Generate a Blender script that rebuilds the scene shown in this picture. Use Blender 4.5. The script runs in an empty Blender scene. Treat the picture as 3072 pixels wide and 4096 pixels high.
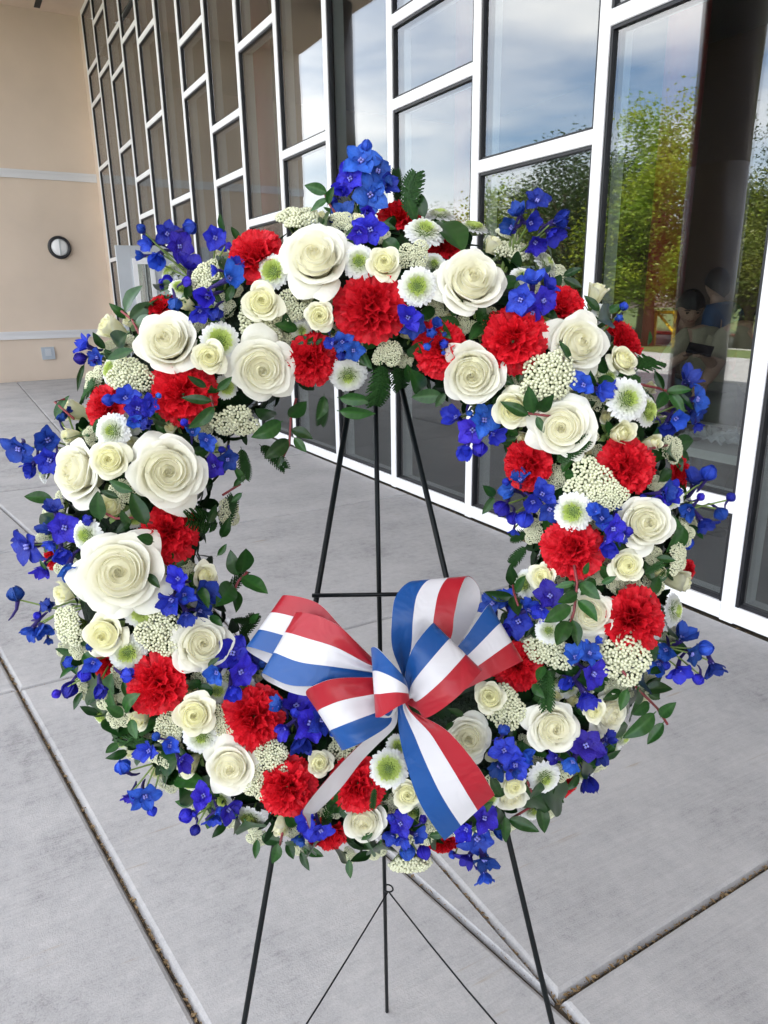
import bpy, bmesh, math, random
from mathutils import Vector, Matrix, Quaternion, noise
R = math.radians
C = bpy.context.scene.collection
scene = bpy.context.scene

# ------------------------------------------------------------------ camera
CAM = Vector((0.0, 0.0, 1.45)); FPX = 2858.0
_roll, _pitch = R(0.8625), R(16.525)
_d = Vector((math.sin(_roll)*math.cos(_pitch), math.cos(_roll)*math.cos(_pitch), math.sin(_pitch)))
_f = Vector((0, 0, 1)) - _d*_d.z; _f.normalize()
_r = _d.cross(_f); _u = -_d
cd = bpy.data.cameras.new('camera'); cam = bpy.data.objects.new('camera', cd); C.objects.link(cam)
cd.sensor_fit = 'VERTICAL'; cd.sensor_height = 24.0; cd.lens = FPX/4096*24.0
cd.clip_start = 0.05; cd.clip_end = 2000
X = Vector((_r.x, _f.x, _u.x)); Yd = Vector((_r.y, _f.y, _u.y)); Fw = Vector((_r.z, _f.z, _u.z))
M = Matrix.Identity(4)
for i in range(3):
    M[i][0] = X[i]; M[i][1] = -Yd[i]; M[i][2] = -Fw[i]; M[i][3] = CAM[i]
cam.matrix_world = M
scene.camera = cam

# ------------------------------------------------------------------ world, sun, exposure
SUN_AZ, SUN_EL = R(78), R(57)
SKY_STRENGTH = 0.12
world = bpy.data.worlds.new('World'); scene.world = world; world.use_nodes = True
nt = world.node_tree; nt.nodes.clear()
out = nt.nodes.new('ShaderNodeOutputWorld'); bg = nt.nodes.new('ShaderNodeBackground')
sky = nt.nodes.new('ShaderNodeTexSky'); sky.sky_type = 'NISHITA'; sky.sun_disc = False
sky.sun_elevation = SUN_EL; sky.sun_rotation = SUN_AZ; sky.air_density = 1.0; sky.dust_density = 1.0; sky.ozone_density = 1.2
tc = nt.nodes.new('ShaderNodeTexCoord'); mp = nt.nodes.new('ShaderNodeMapping'); mp.inputs['Scale'].default_value = (1.4, 1.4, 6.0); mp.inputs['Location'].default_value = (3.1, 1.7, 0.4)
nz = nt.nodes.new('ShaderNodeTexNoise'); nz.inputs['Scale'].default_value = 1.7; nz.inputs['Detail'].default_value = 6; nz.inputs['Distortion'].default_value = 0.25
cr = nt.nodes.new('ShaderNodeValToRGB'); cr.color_ramp.elements[0].position = 0.34; cr.color_ramp.elements[1].position = 0.68
mx = nt.nodes.new('ShaderNodeMixRGB'); mx.inputs['Color2'].default_value = (9.5, 9.3, 9.0, 1)
nt.links.new(tc.outputs['Generated'], mp.inputs['Vector']); nt.links.new(mp.outputs['Vector'], nz.inputs['Vector'])
nt.links.new(nz.outputs['Fac'], cr.inputs['Fac']); nt.links.new(cr.outputs['Color'], mx.inputs['Fac'])
nt.links.new(sky.outputs['Color'], mx.inputs['Color1']); nt.links.new(mx.outputs['Color'], bg.inputs['Color'])
bg.inputs['Strength'].default_value = SKY_STRENGTH; nt.links.new(bg.outputs['Background'], out.inputs['Surface'])
sl = bpy.data.lights.new('sun', 'SUN'); sl.energy = 5.0; sl.angle = R(0.53); sl.color = (1.0, 0.93, 0.82)
so = bpy.data.objects.new('sun', sl); C.objects.link(so)
sdir = Vector((math.sin(SUN_AZ)*math.cos(SUN_EL), math.cos(SUN_AZ)*math.cos(SUN_EL), math.sin(SUN_EL)))
so.rotation_euler = sdir.to_track_quat('Z', 'Y').to_euler(); so.location = sdir*60
vs = scene.view_settings
scene.display_settings.display_device = 'sRGB'
vs.view_transform = 'Standard'; vs.look = 'None'; vs.gamma = 1.0; vs.use_curve_mapping = False
vs.exposure = 2.22
scene.render.engine = 'CYCLES'
cy = scene.cycles; cy.use_denoising = True; cy.use_adaptive_sampling = True; cy.adaptive_threshold = .02
try: cy.denoiser = 'OPENIMAGEDENOISE'
except Exception: pass
cy.max_bounces = 8; cy.diffuse_bounces = 3; cy.glossy_bounces = 4; cy.transmission_bounces = 6; cy.transparent_max_bounces = 12
cy.sample_clamp_indirect = 6.0; cy.caustics_reflective = False; cy.caustics_refractive = False

# ------------------------------------------------------------------ helpers
KPX = 3072/1659.0
def ray(px, py):                       # px, py on a 1659 x 2212 picture
    v = X*(px*KPX-1536) + Yd*(py*KPX-2048) + Fw*FPX
    return v.normalized()
def hit(px, py, p0, nrm):
    d = ray(px, py); return CAM + d*((p0-CAM).dot(nrm)/d.dot(nrm))
def ground(px, py, z=0.0): return hit(px, py, Vector((0, 0, z)), Vector((0, 0, 1)))
EV = Vector((-math.sin(R(30)), math.cos(R(30)), 0)); NV = Vector((math.cos(R(30)), math.sin(R(30)), 0))
FAC = 2.87
def SN(s, n, z=0.0): return EV*s + NV*n + Vector((0, 0, z))
MSN = Matrix(((EV.x, NV.x, 0, 0), (EV.y, NV.y, 0, 0), (0, 0, 1, 0), (0, 0, 0, 1)))    # (s,n,z) -> world
MSN_E = (MSN.to_3x3().copy())

def link(name, me, parent=None, mat=None, smooth=False):
    o = bpy.data.objects.new(name, me); C.objects.link(o)
    if parent is not None: o.parent = parent
    if mat is not None and me is not None and not me.materials: me.materials.append(mat)
    if smooth and me is not None:
        me.shade_smooth()
    return o
def empty(name, parent=None, loc=(0, 0, 0)):
    o = bpy.data.objects.new(name, None); C.objects.link(o); o.location = loc; o.empty_display_size = .05
    if parent is not None: o.parent = parent
    return o
def tag(o, label=None, cat=None, group=None, kind=None):
    if label: o['label'] = label
    if cat: o['category'] = cat
    if group: o['group'] = group
    if kind: o['kind'] = kind
    return o
class MB:
    def __init__(s): s.v = []; s.f = []; s.m = []
    def add(s, vs_, fs, mi=0):
        b = len(s.v); s.v += [tuple(p) for p in vs_]; s.f += [tuple(b+i for i in f) for f in fs]; s.m += [mi]*len(fs)
    def box(s, a, b, fn=None, mi=0):
        P = [Vector((x, y, z)) for z in (a[2], b[2]) for y in (a[1], b[1]) for x in (a[0], b[0])]
        if fn: P = [fn(p) for p in P]
        fs = [(0, 2, 3, 1), (4, 5, 7, 6), (0, 1, 5, 4), (2, 6, 7, 3), (0, 4, 6, 2), (1, 3, 7, 5)]
        if fn: fs = [f[::-1] for f in fs]        # (s, n, z) is left-handed
        s.add(P, fs, mi)
    def tube(s, pts, rad, n=8, mi=0, cap=True):
        pts = [Vector(p) for p in pts]; k = len(pts); rads = rad if isinstance(rad, (list, tuple)) else [rad]*k
        ref = Vector((0.13, 0.2, 0.97)); vs_ = []; prev = None
        for i in range(k):
            t = (pts[min(i+1, k-1)]-pts[max(i-1, 0)]).normalized()
            if prev is None:
                a = t.cross(ref)
                if a.length < 1e-3: a = t.cross(Vector((1, 0, 0)))
            else: a = prev - t*prev.dot(t)
            a.normalize(); prev = a; b = t.cross(a)
            for j in range(n):
                th = 2*math.pi*j/n; vs_.append(pts[i]+(a*math.cos(th)+b*math.sin(th))*rads[i])
        fs = [(i*n+j, i*n+(j+1) % n, (i+1)*n+(j+1) % n, (i+1)*n+j) for i in range(k-1) for j in range(n)]
        if cap: fs += [tuple(range(n))[::-1], tuple((k-1)*n+j for j in range(n))]
        s.add(vs_, fs, mi)
    def grid(s, fn, nu, nv, mi=0):
        s.add([fn(i/(nu-1), j/(nv-1)) for j in range(nv) for i in range(nu)],
              [(j*nu+i, j*nu+i+1, (j+1)*nu+i+1, (j+1)*nu+i) for j in range(nv-1) for i in range(nu-1)], mi)
    def ball(s, c, r, nu=8, nv=6, mi=0, sc=(1, 1, 1)):
        c = Vector(c); vs_ = [c+Vector((0, 0, -r*sc[2]))]
        for j in range(1, nv):
            ph = -math.pi/2+math.pi*j/nv
            for i in range(nu):
                th = 2*math.pi*i/nu
                vs_.append(c+Vector((r*sc[0]*math.cos(ph)*math.cos(th), r*sc[1]*math.cos(ph)*math.sin(th), r*sc[2]*math.sin(ph))))
        vs_.append(c+Vector((0, 0, r*sc[2]))); L = len(vs_)-1
        fs = [(0, 1+(i+1) % nu, 1+i) for i in range(nu)]
        for j in range(nv-2):
            a = 1+j*nu
            fs += [(a+i, a+(i+1) % nu, a+nu+(i+1) % nu, a+nu+i) for i in range(nu)]
        a = 1+(nv-2)*nu; fs += [(a+i, a+(i+1) % nu, L) for i in range(nu)]
        s.add(vs_, fs, mi)
    def mesh(s, name, mats=(), smooth=False):
        me = bpy.data.meshes.new(name); me.from_pydata(s.v, [], s.f)
        for m in mats: me.materials.append(m)
        if any(s.m): me.polygons.foreach_set('material_index', s.m)
        if smooth: me.shade_smooth()
        me.update(); return me
    def build(s, name, mats, parent=None, smooth=False):
        if not isinstance(mats, (list, tuple)): mats = [mats]
        return link(name, s.mesh(name, mats, smooth), parent)

# ------------------------------------------------------------------ materials
def nodemat(name):
    m = bpy.data.materials.new(name); m.use_nodes = True; t = m.node_tree
    return m, t, t.nodes['Principled BSDF'], t.nodes['Material Output']
def mat(name, col, rough=.6, var=.0, vscale=8, bump=0, bscale=60, metal=0, spec=.5, vcol=None, coat=0, detail=4, stretch=None):
    m, t, p, o = nodemat(name)
    p.inputs['Base Color'].default_value = (*col, 1); p.inputs['Roughness'].default_value = rough; p.inputs['Metallic'].default_value = metal
    p.inputs['Specular IOR Level'].default_value = spec; p.inputs['Coat Weight'].default_value = coat
    tcn = t.nodes.new('ShaderNodeTexCoord'); src = tcn.outputs['Object']
    if stretch:
        mpn = t.nodes.new('ShaderNodeMapping'); mpn.inputs['Scale'].default_value = stretch; t.links.new(src, mpn.inputs['Vector']); src = mpn.outputs['Vector']
    if var:
        n = t.nodes.new('ShaderNodeTexNoise'); n.inputs['Scale'].default_value = vscale; n.inputs['Detail'].default_value = detail
        t.links.new(src, n.inputs['Vector'])
        r = t.nodes.new('ShaderNodeValToRGB'); c2 = vcol or tuple(min(1, c*(1+var)) for c in col); c1 = tuple(c*(1-var) for c in col)
        r.color_ramp.elements[0].position = .3; r.color_ramp.elements[1].position = .7
        r.color_ramp.elements[0].color = (*c1, 1); r.color_ramp.elements[1].color = (*c2, 1)
        t.links.new(n.outputs['Fac'], r.inputs['Fac']); t.links.new(r.outputs['Color'], p.inputs['Base Color'])
    if bump:
        n2 = t.nodes.new('ShaderNodeTexNoise'); n2.inputs['Scale'].default_value = bscale; n2.inputs['Detail'].default_value = 5
        t.links.new(src, n2.inputs['Vector'])
        b = t.nodes.new('ShaderNodeBump'); b.inputs['Strength'].default_value = bump; b.inputs['Distance'].default_value = .01
        t.links.new(n2.outputs['Fac'], b.inputs['Height']); t.links.new(b.outputs['Normal'], p.inputs['Normal'])
    return m
def leafmat(name, c1, c2, rough=.4, trans=.25, vscale=30, tcol=None, spec=.5, attr=None, bump=0, bscale=80, rnd=0.0):
    """petal or leaf: diffuse + gloss, part of the light passes through; attr mixes c1 (0) to c2 (1)"""
    m, t, p, o = nodemat(name)
    p.inputs['Roughness'].default_value = rough; p.inputs['Specular IOR Level'].default_value = spec
    r = t.nodes.new('ShaderNodeValToRGB'); r.color_ramp.elements[0].color = (*c1, 1); r.color_ramp.elements[1].color = (*c2, 1)
    tcn = t.nodes.new('ShaderNodeTexCoord')
    n = t.nodes.new('ShaderNodeTexNoise'); n.inputs['Scale'].default_value = vscale; n.inputs['Detail'].default_value = 3
    t.links.new(tcn.outputs['Object'], n.inputs['Vector'])
    if attr:
        a = t.nodes.new('ShaderNodeAttribute'); a.attribute_name = attr
        t.links.new(a.outputs['Fac'], r.inputs['Fac'])
    else:
        r.color_ramp.elements[0].position = .35; r.color_ramp.elements[1].position = .65
        t.links.new(n.outputs['Fac'], r.inputs['Fac'])
    col = r.outputs['Color']
    if rnd:
        oi = t.nodes.new('ShaderNodeObjectInfo'); hs = t.nodes.new('ShaderNodeHueSaturation')
        mr = t.nodes.new('ShaderNodeMapRange'); mr.inputs['To Min'].default_value = 1-rnd; mr.inputs['To Max'].default_value = 1+rnd
        t.links.new(oi.outputs['Random'], mr.inputs['Value']); t.links.new(mr.outputs['Result'], hs.inputs['Value'])
        t.links.new(col, hs.inputs['Color']); col = hs.outputs['Color']
    t.links.new(col, p.inputs['Base Color'])
    if bump:
        b = t.nodes.new('ShaderNodeBump'); b.inputs['Strength'].default_value = bump; b.inputs['Distance'].default_value = .002
        n2 = t.nodes.new('ShaderNodeTexNoise'); n2.inputs['Scale'].default_value = bscale; t.links.new(tcn.outputs['Object'], n2.inputs['Vector'])
        t.links.new(n2.outputs['Fac'], b.inputs['Height']); t.links.new(b.outputs['Normal'], p.inputs['Normal'])
    if trans:
        tr = t.nodes.new('ShaderNodeBsdfTranslucent'); ms = t.nodes.new('ShaderNodeMixShader'); ms.inputs['Fac'].default_value = trans
        t.links.new(col, tr.inputs['Color'])
        t.links.new(p.outputs['BSDF'], ms.inputs[1]); t.links.new(tr.outputs['BSDF'], ms.inputs[2]); t.links.new(ms.outputs['Shader'], o.inputs['Surface'])
    return m

m_white_al = mat('white_aluminium', (.87, .87, .89), .38, var=.03, vscale=3)
m_gasket = mat('black_gasket', (.012, .012, .016), .45)
m_stucco = mat('tan_stucco', (.70, .58, .475), .92, var=.05, vscale=1.1, bump=.35, bscale=140)
m_soffit = mat('soffit_stucco', (.70, .56, .45), .92, var=.05, vscale=1.5, bump=.3, bscale=120)
m_reveal = mat('grey_reveal_strip', (.70, .70, .72), .5)
m_dark = mat('dark_slot', (.02, .02, .025), .6)
m_column = mat('dark_column_cladding', (.055, .045, .05), .28, var=.12, vscale=1.2)
m_red_col = mat('red_column_paint', (.42, .035, .03), .45, var=.06, vscale=3)
m_floor_in = mat('lobby_floor_tile', (.20, .20, .21), .35, var=.12, vscale=2)
m_wall_in = mat('lobby_wall_paint', (.20, .13, .10), .8, var=.08, vscale=1)
m_ceil_in = mat('lobby_ceiling_tile', (.30, .29, .28), .9)
m_soil = mat('soil', (.085, .065, .045), .95, var=.4, vscale=30, bump=.8, bscale=180)
m_asphalt = mat('asphalt', (.06, .06, .062), .9, var=.2, vscale=4, bump=.3, bscale=200)
m_lawn = mat('lawn_grass', (.10, .14, .035), .95, var=.35, vscale=5, bump=.6, bscale=60)
m_kerb = mat('kerb_concrete', (.42, .41, .39), .9, var=.12, vscale=6)
m_redpaint = mat('red_kerb_paint', (.45, .06, .05), .7, var=.1, vscale=5)
m_yellow = mat('yellow_paint', (.80, .52, .02), .45, var=.06, vscale=4)
m_black_metal = mat('dark_green_black_enamel', (.004, .006, .007), .42, spec=.22)

def concrete():
    m, t, p, o = nodemat('broomed_concrete')
    L = t.links.new; N = t.nodes.new
    tcn = N('ShaderNodeTexCoord'); mpn = N('ShaderNodeMapping'); mpn.inputs['Rotation'].default_value = (0, 0, R(-27))
    L(tcn.outputs['Object'], mpn.inputs['Vector'])
    mp2 = N('ShaderNodeMapping'); mp2.inputs['Scale'].default_value = (2.2, 55, 1); L(mpn.outputs['Vector'], mp2.inputs['Vector'])
    big = N('ShaderNodeTexNoise'); big.inputs['Scale'].default_value = 2.3; big.inputs['Detail'].default_value = 6; big.inputs['Roughness'].default_value = .62; L(mpn.outputs['Vector'], big.inputs['Vector'])
    med = N('ShaderNodeTexNoise'); med.inputs['Scale'].default_value = 26; med.inputs['Detail'].default_value = 6; med.inputs['Roughness'].default_value = .7; L(mpn.outputs['Vector'], med.inputs['Vector'])
    br = N('ShaderNodeTexNoise'); br.inputs['Scale'].default_value = 2.2; br.inputs['Detail'].default_value = 5; L(mp2.outputs['Vector'], br.inputs['Vector'])
    fine = N('ShaderNodeTexNoise'); fine.inputs['Scale'].default_value = 260; fine.inputs['Detail'].default_value = 3; L(mpn.outputs['Vector'], fine.inputs['Vector'])
    def madd(a, k, b):
        q = N('ShaderNodeMath'); q.operation = 'MULTIPLY_ADD'; L(a, q.inputs[0]); q.inputs[1].default_value = k
        if b is None: q.inputs[2].default_value = 0
        else: L(b, q.inputs[2])
        return q.outputs[0]
    v = madd(big.outputs['Fac'], .38, None); v = madd(med.outputs['Fac'], .27, v); v = madd(br.outputs['Fac'], .13, v); v = madd(fine.outputs['Fac'], .22, v)
    oi = N('ShaderNodeObjectInfo'); v2 = madd(oi.outputs['Random'], .07, v)
    r = N('ShaderNodeValToRGB'); e = r.color_ramp.elements
    e[0].position = .39; e[0].color = (.215, .21, .215, 1); e[1].position = .63; e[1].color = (.47, .46, .46, 1)
    mid = r.color_ramp.elements.new(.5); mid.color = (.375, .37, .375, 1)
    L(v2, r.inputs['Fac'])
    # rust-coloured water marks, few and with a shape of their own
    st = N('ShaderNodeTexNoise'); st.inputs['Scale'].default_value = 1.3; st.inputs['Detail'].default_value = 3
    L(mp2.outputs['Vector'], st.inputs['Vector']); s2 = N('ShaderNodeTexNoise'); s2.inputs['Scale'].default_value = 4.5; L(mpn.outputs['Vector'], s2.inputs['Vector'])
    mu = N('ShaderNodeMath'); mu.operation = 'MULTIPLY'; L(st.outputs['Fac'], mu.inputs[0]); L(s2.outputs['Fac'], mu.inputs[1])
    rs = N('ShaderNodeValToRGB'); rs.color_ramp.elements[0].position = .40; rs.color_ramp.elements[1].position = .47
    rs.color_ramp.elements[1].color = (.55, .55, .55, 1); L(mu.outputs[0], rs.inputs['Fac'])
    mxx = N('ShaderNodeMixRGB'); mxx.inputs['Color2'].default_value = (.33, .27, .20, 1); L(rs.outputs['Color'], mxx.inputs['Fac']); L(r.outputs['Color'], mxx.inputs['Color1'])
    L(mxx.outputs['Color'], p.inputs['Base Color']); p.inputs['Roughness'].default_value = .82; p.inputs['Specular IOR Level'].default_value = .35
    h = madd(fine.outputs['Fac'], .5, None); h = madd(br.outputs['Fac'], .6, h); h = madd(med.outputs['Fac'], .5, h)
    b = N('ShaderNodeBump'); b.inputs['Strength'].default_value = .35; b.inputs['Distance'].default_value = .004
    L(h, b.inputs['Height']); L(b.outputs['Normal'], p.inputs['Normal'])
    return m
m_concrete = concrete()
def glassmat():
    m, t, p, o = nodemat('coated_window_glass'); t.nodes.remove(p); L = t.links.new; N = t.nodes.new
    tr = N('ShaderNodeBsdfTransparent'); tr.inputs['Color'].default_value = (.68, .71, .70, 1)
    gl = N('ShaderNodeBsdfGlossy'); gl.inputs['Roughness'].default_value = 0.0; gl.inputs['Color'].default_value = (.97, .98, 1, 1)
    ge = N('ShaderNodeNewGeometry'); dt = N('ShaderNodeVectorMath'); dt.operation = 'DOT_PRODUCT'; L(ge.outputs['Normal'], dt.inputs[0]); L(ge.outputs['Incoming'], dt.inputs[1])
    ab = N('ShaderNodeMath'); ab.operation = 'ABSOLUTE'; L(dt.outputs['Value'], ab.inputs[0])
    om = N('ShaderNodeMath'); om.operation = 'SUBTRACT'; om.inputs[0].default_value = 1.0; L(ab.outputs[0], om.inputs[1])
    pw = N('ShaderNodeMath'); pw.operation = 'POWER'; pw.inputs[1].default_value = 5.0; L(om.outputs[0], pw.inputs[0])
    ma = N('ShaderNodeMath'); ma.operation = 'MULTIPLY_ADD'; ma.inputs[1].default_value = .80; ma.inputs[2].default_value = .12; ma.use_clamp = True
    L(pw.outputs[0], ma.inputs[0])
    tcn = N('ShaderNodeTexCoord'); nn = N('ShaderNodeTexNoise'); nn.inputs['Scale'].default_value = 1.6; nn.inputs['Detail'].default_value = 1
    b = N('ShaderNodeBump'); b.inputs['Strength'].default_value = .05; b.inputs['Distance'].default_value = .02
    L(tcn.outputs['Object'], nn.inputs['Vector']); L(nn.outputs['Fac'], b.inputs['Height']); L(b.outputs['Normal'], gl.inputs['Normal'])
    ms = N('ShaderNodeMixShader'); L(ma.outputs[0], ms.inputs['Fac']); L(tr.outputs['BSDF'], ms.inputs[1]); L(gl.outputs['BSDF'], ms.inputs[2])
    L(ms.outputs['Shader'], o.inputs['Surface']); return m
m_glass = glassmat()

# ================================================================== SETTING
sn = lambda p: SN(p.x, p.y, p.z)
# ground sheet to the horizon, soil under the slabs
g = MB(); g.add([(-900, -900, -.16), (900, -900, -.16), (900, 900, -.16), (-900, 900, -.16)], [(0, 1, 2, 3)])
tag(g.build('ground', m_soil), kind='structure')
b = MB(); b.box((-9, -10.6, -.12), (16.3, 2.95, -.022), sn)
tag(b.build('joint_soil', m_soil), kind='structure')

# plaza slabs in (s, n)
def clip(poly, a, bb, c):            # keep a*s + b*n <= c
    o_ = []
    for i in range(len(poly)):
        p, q = poly[i], poly[(i+1) % len(poly)]; dp = a*p[0]+bb*p[1]-c; dq = a*q[0]+bb*q[1]-c
        if dp <= 0: o_.append(p)
        if (dp < 0 < dq) or (dq < 0 < dp):
            t = dp/(dp-dq); o_.append((p[0]+(q[0]-p[0])*t, p[1]+(q[1]-p[1])*t))
    return o_
def shrink(poly, g_):
    if len(poly) < 3: return []
    A = sum(poly[i][0]*poly[(i+1) % len(poly)][1]-poly[(i+1) % len(poly)][0]*poly[i][1] for i in range(len(poly)))/2
    if A < 0: poly = poly[::-1]
    res = poly[:]
    for i in range(len(poly)):
        p, q = poly[i], poly[(i+1) % len(poly)]; dx, dy = q[0]-p[0], q[1]-p[1]; l = math.hypot(dx, dy)
        if l < 1e-6: continue
        nx, ny = dy/l, -dx/l; res = clip(res, nx, ny, nx*p[0]+ny*p[1]-g_)
        if len(res) < 3: return []
    return res
D2 = lambda s: (.157, 1.0, .89+.157*.84)       # .157 s + n = c
D1c = .22+.13*1.18
pave = tag(empty('pavement'), kind='structure')
slabs = []
BIG = [(-8.8, -10.5), (16.05, -10.5), (16.05, 2.862), (-8.8, 2.862)]
cuts = [.84+1.86*k for k in range(-5, 9)]
def rows(poly, cs):
    cs = [-99]+cs+[99]
    for a, b_ in zip(cs[:-1], cs[1:]):
        q = clip(clip(poly, -1, 0, -a), 1, 0, b_)
        if len(q) >= 3: slabs.append(q)
rows(clip(BIG, 0, -1, -.9), cuts)
B_ = clip(clip(clip(BIG, 0, 1, .9), -.157, -1, -(.89+.157*.84)), -1, 0, -.84)
rows(B_, [c for c in cuts if c > 1])
Cc = clip(clip(BIG, .157, 1, .89+.157*.84), -.13, -1, -D1c); Cc = clip(Cc, 0, 1, .9)
c2 = [2.9+1.86*k for k in range(-6, 8)]
rows(Cc, [c for c in c2 if c < -.5 or c > 2])
Dd = clip(BIG, .13, 1, D1c); rows(clip(Dd, -.13, -1, -(D1c-2.0)), c2)
De = clip(Dd, .13, 1, D1c-2.0); rows(clip(De, -.13, -1, -(D1c-4.4)), c2); rows(clip(De, .13, 1, D1c-4.4), c2)
for q in slabs:
    o1 = shrink(q, .0045); o2 = shrink(q, .011); o3 = shrink(q, .019)
    if len(o1) < 3 or len(o2) != len(o1) or len(o3) != len(o1):
        o1 = shrink(q, .0045)
        if len(o1) < 3: continue
        o2 = [((p[0]*.97+sum(a[0] for a in o1)/len(o1)*.03), (p[1]*.97+sum(a[1] for a in o1)/len(o1)*.03)) for p in o1]; o3 = [((p[0]*.95+sum(a[0] for a in o1)/len(o1)*.05), (p[1]*.95+sum(a[1] for a in o1)/len(o1)*.05)) for p in o1]
    k = len(o1); mb = MB(); dz = random.Random(len(C.objects)).uniform(-.0015, .0015)
    ring = lambda P, z: [SN(p[0], p[1], z+dz) for p in P]
    V = ring(o1, -.11)+ring(o1, -.016)+ring(o2, -.0035)+ring(o3, 0)
    F = []
    for j in range(3):
        F += [(j*k+i, j*k+(i+1) % k, (j+1)*k+(i+1) % k, (j+1)*k+i) for i in range(k)]
    F.append(tuple(3*k+i for i in range(k)))
    mb.add(V, [f[::-1] for f in F]); mb.build('slab', m_concrete, pave)
# joint litter: dry leaf crumbs and grit in the near joints
rg = random.Random(5); mb = MB()
m_litter = leafmat('dry_leaf_crumbs', (.16, .10, .05), (.38, .27, .14), .8, .1, vscale=90)
def crumbs(a, b_, n_, w=.006, smax=.009):
    for _ in range(n_):
        t = rg.random(); s_ = a[0]+(b_[0]-a[0])*t+rg.gauss(0, w*.35); n__ = a[1]+(b_[1]-a[1])*t+rg.gauss(0, w*.35)
        c = SN(s_, n__, -.014+rg.random()*.009); r_ = rg.uniform(.0018, smax) if rg.random() < .25 else rg.uniform(.001, .003)
        th = rg.random()*6.28; a1 = Vector((math.cos(th), math.sin(th), rg.uniform(-.3, .3)))*r_; a2 = Vector((-math.sin(th), math.cos(th), rg.uniform(-.3, .3)))*r_*rg.uniform(.3, .6)
        up = Vector((0, 0, r_*.25))
        mb.add([c-a1, c-a2+up, c+a1, c+a2+up], [(0, 1, 2, 3)])
d2 = lambda s: .89-.157*(s-.84)
d1 = lambda s: .22-.13*(s-1.18)
crumbs((.84, .9), (2.2, d2(2.2)), 700); crumbs((.84, .9), (2.0, .9), 420); crumbs((.5, .9), (.84, .9), 120); crumbs((.84, .9), (.84, 2.0), 520)
crumbs((.7, d1(.7)), (3.4, d1(3.4)), 900); crumbs((1.2, 2.858), (6, 2.858), 700, .02, .014); crumbs((2.9, -.1), (2.9, .4), 60)
tag(mb.build('leaf_litter', m_litter), 'brown dry leaf crumbs and grit lying in the paving joints', 'litter', kind='stuff')

# beyond the plaza (seen in the glass): lawn, kerb, road, far lawn
def strip(name, n0, n1, z, m, s0=-60, s1=80, thick=.1):
    mb = MB(); mb.box((s0, n0, z-thick), (s1, n1, z), sn); return tag(mb.build(name, m), kind='structure')
strip('lawn', -13.0, -10.52, -.01, m_lawn); strip('kerb', -13.35, -13.0, .0, m_kerb)
strip('road', -20.5, -13.35, -.13, m_asphalt, thick=.03)
k_ = strip('kerb', -20.8, -20.5, .0, m_redpaint)
strip('far_lawn', -75, -20.8, -.02, m_lawn)

# ---------------------------------------------------------------- canopy, end wall, lobby
SOF = 6.58; WALL_S = 16.1
mb = MB(); mb.box((-16, -1.6, SOF), (WALL_S+.5, FAC+.02, 7.0), sn)
can = tag(empty('entrance_canopy'), 'tan stucco canopy roof over the entrance, its soffit seen above the wall', 'canopy')
mb.build('soffit', m_soffit, can)
mb = MB(); mb.box((11.5, 2.12, SOF-.012), (15.95, 2.22, SOF-.001), sn); mb.build('slot', m_dark, can)
mb = MB(); mb.box((WALL_S, -1.55, -.15), (WALL_S+.5, 12, SOF), sn)
wl = tag(empty('stucco_wall'), 'tan stucco end wall with two pale horizontal strips', 'wall')
mb.build('wall_body', m_stucco, wl)
mb = MB(); mb.box((15.79, 2.873, -.1), (WALL_S-.002, 3.03, SOF-.002), sn); mb.build('gap_filler', m_stucco, wl)  # stucco strip added to stop light leaking between jamb and end wall
for z in (3.82, .885):
    mb = MB()
    for (z0, z1, d) in ((z-.075, z-.03, .03), (z-.03, z+.03, .022), (z+.03, z+.075, .034)):
        mb.box((WALL_S-d, -1.56, z0), (WALL_S-.001, 2.871, z1), sn)
    mb.build('reveal_strip', m_reveal, wl)
mb = MB(); mb.box((-16, 2.9, 6.60), (WALL_S, 12.2, 7.0), sn); tag(mb.build('roof', m_ceil_in), kind='structure')
mb = MB(); mb.box((-16, 2.9, 5.6), (WALL_S, 12.0, 5.62), sn); ceil_o = mb.build('ceiling', m_ceil_in); tag(ceil_o, kind='structure')
mb = MB(); mb.box((-16, 12.0, -.1), (WALL_S, 12.3, 6.6), sn); tag(mb.build('wall_lobby_back', m_wall_in), kind='structure')
mb = MB(); mb.box((-16, 2.87, -.1), (-3.16, 12.0, 6.6), sn); tag(mb.build('building_sun_block', m_stucco), 'unseen stucco block past the glazing, added to keep the sun out', 'building')  # unseen block, extends the building so no sun reaches the entrance
mb = MB(); mb.box((-3.2, 2.93, -.1), (WALL_S, 12.0, -.004), sn); tag(mb.build('lobby_floor', m_floor_in), kind='structure')
# round canopy columns, seen only in the glass
for s_, lab in ((5.12, 'dark clad round canopy column mirrored at the edge of the widest pane'), (13.35, 'dark round canopy column mirrored in the glass above the wreath')):
    co = tag(empty('canopy_column', loc=SN(s_, -1.13)), lab, 'column', 'round columns under the canopy')
    mb = MB(); mb.tube([(0, 0, 0), (0, 0, 2.7)], .29, 40); mb.tube([(0, 0, 2.708), (0, 0, SOF)], .29, 40); mb.tube([(0, 0, 2.69), (0, 0, 2.72)], .284, 40)
    mb.build('shaft', m_column, co, smooth=True)
    mb = MB(); mb.tube([(0, 0, 0), (0, 0, .12)], .33, 40); mb.build('base', m_kerb, co)

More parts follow.
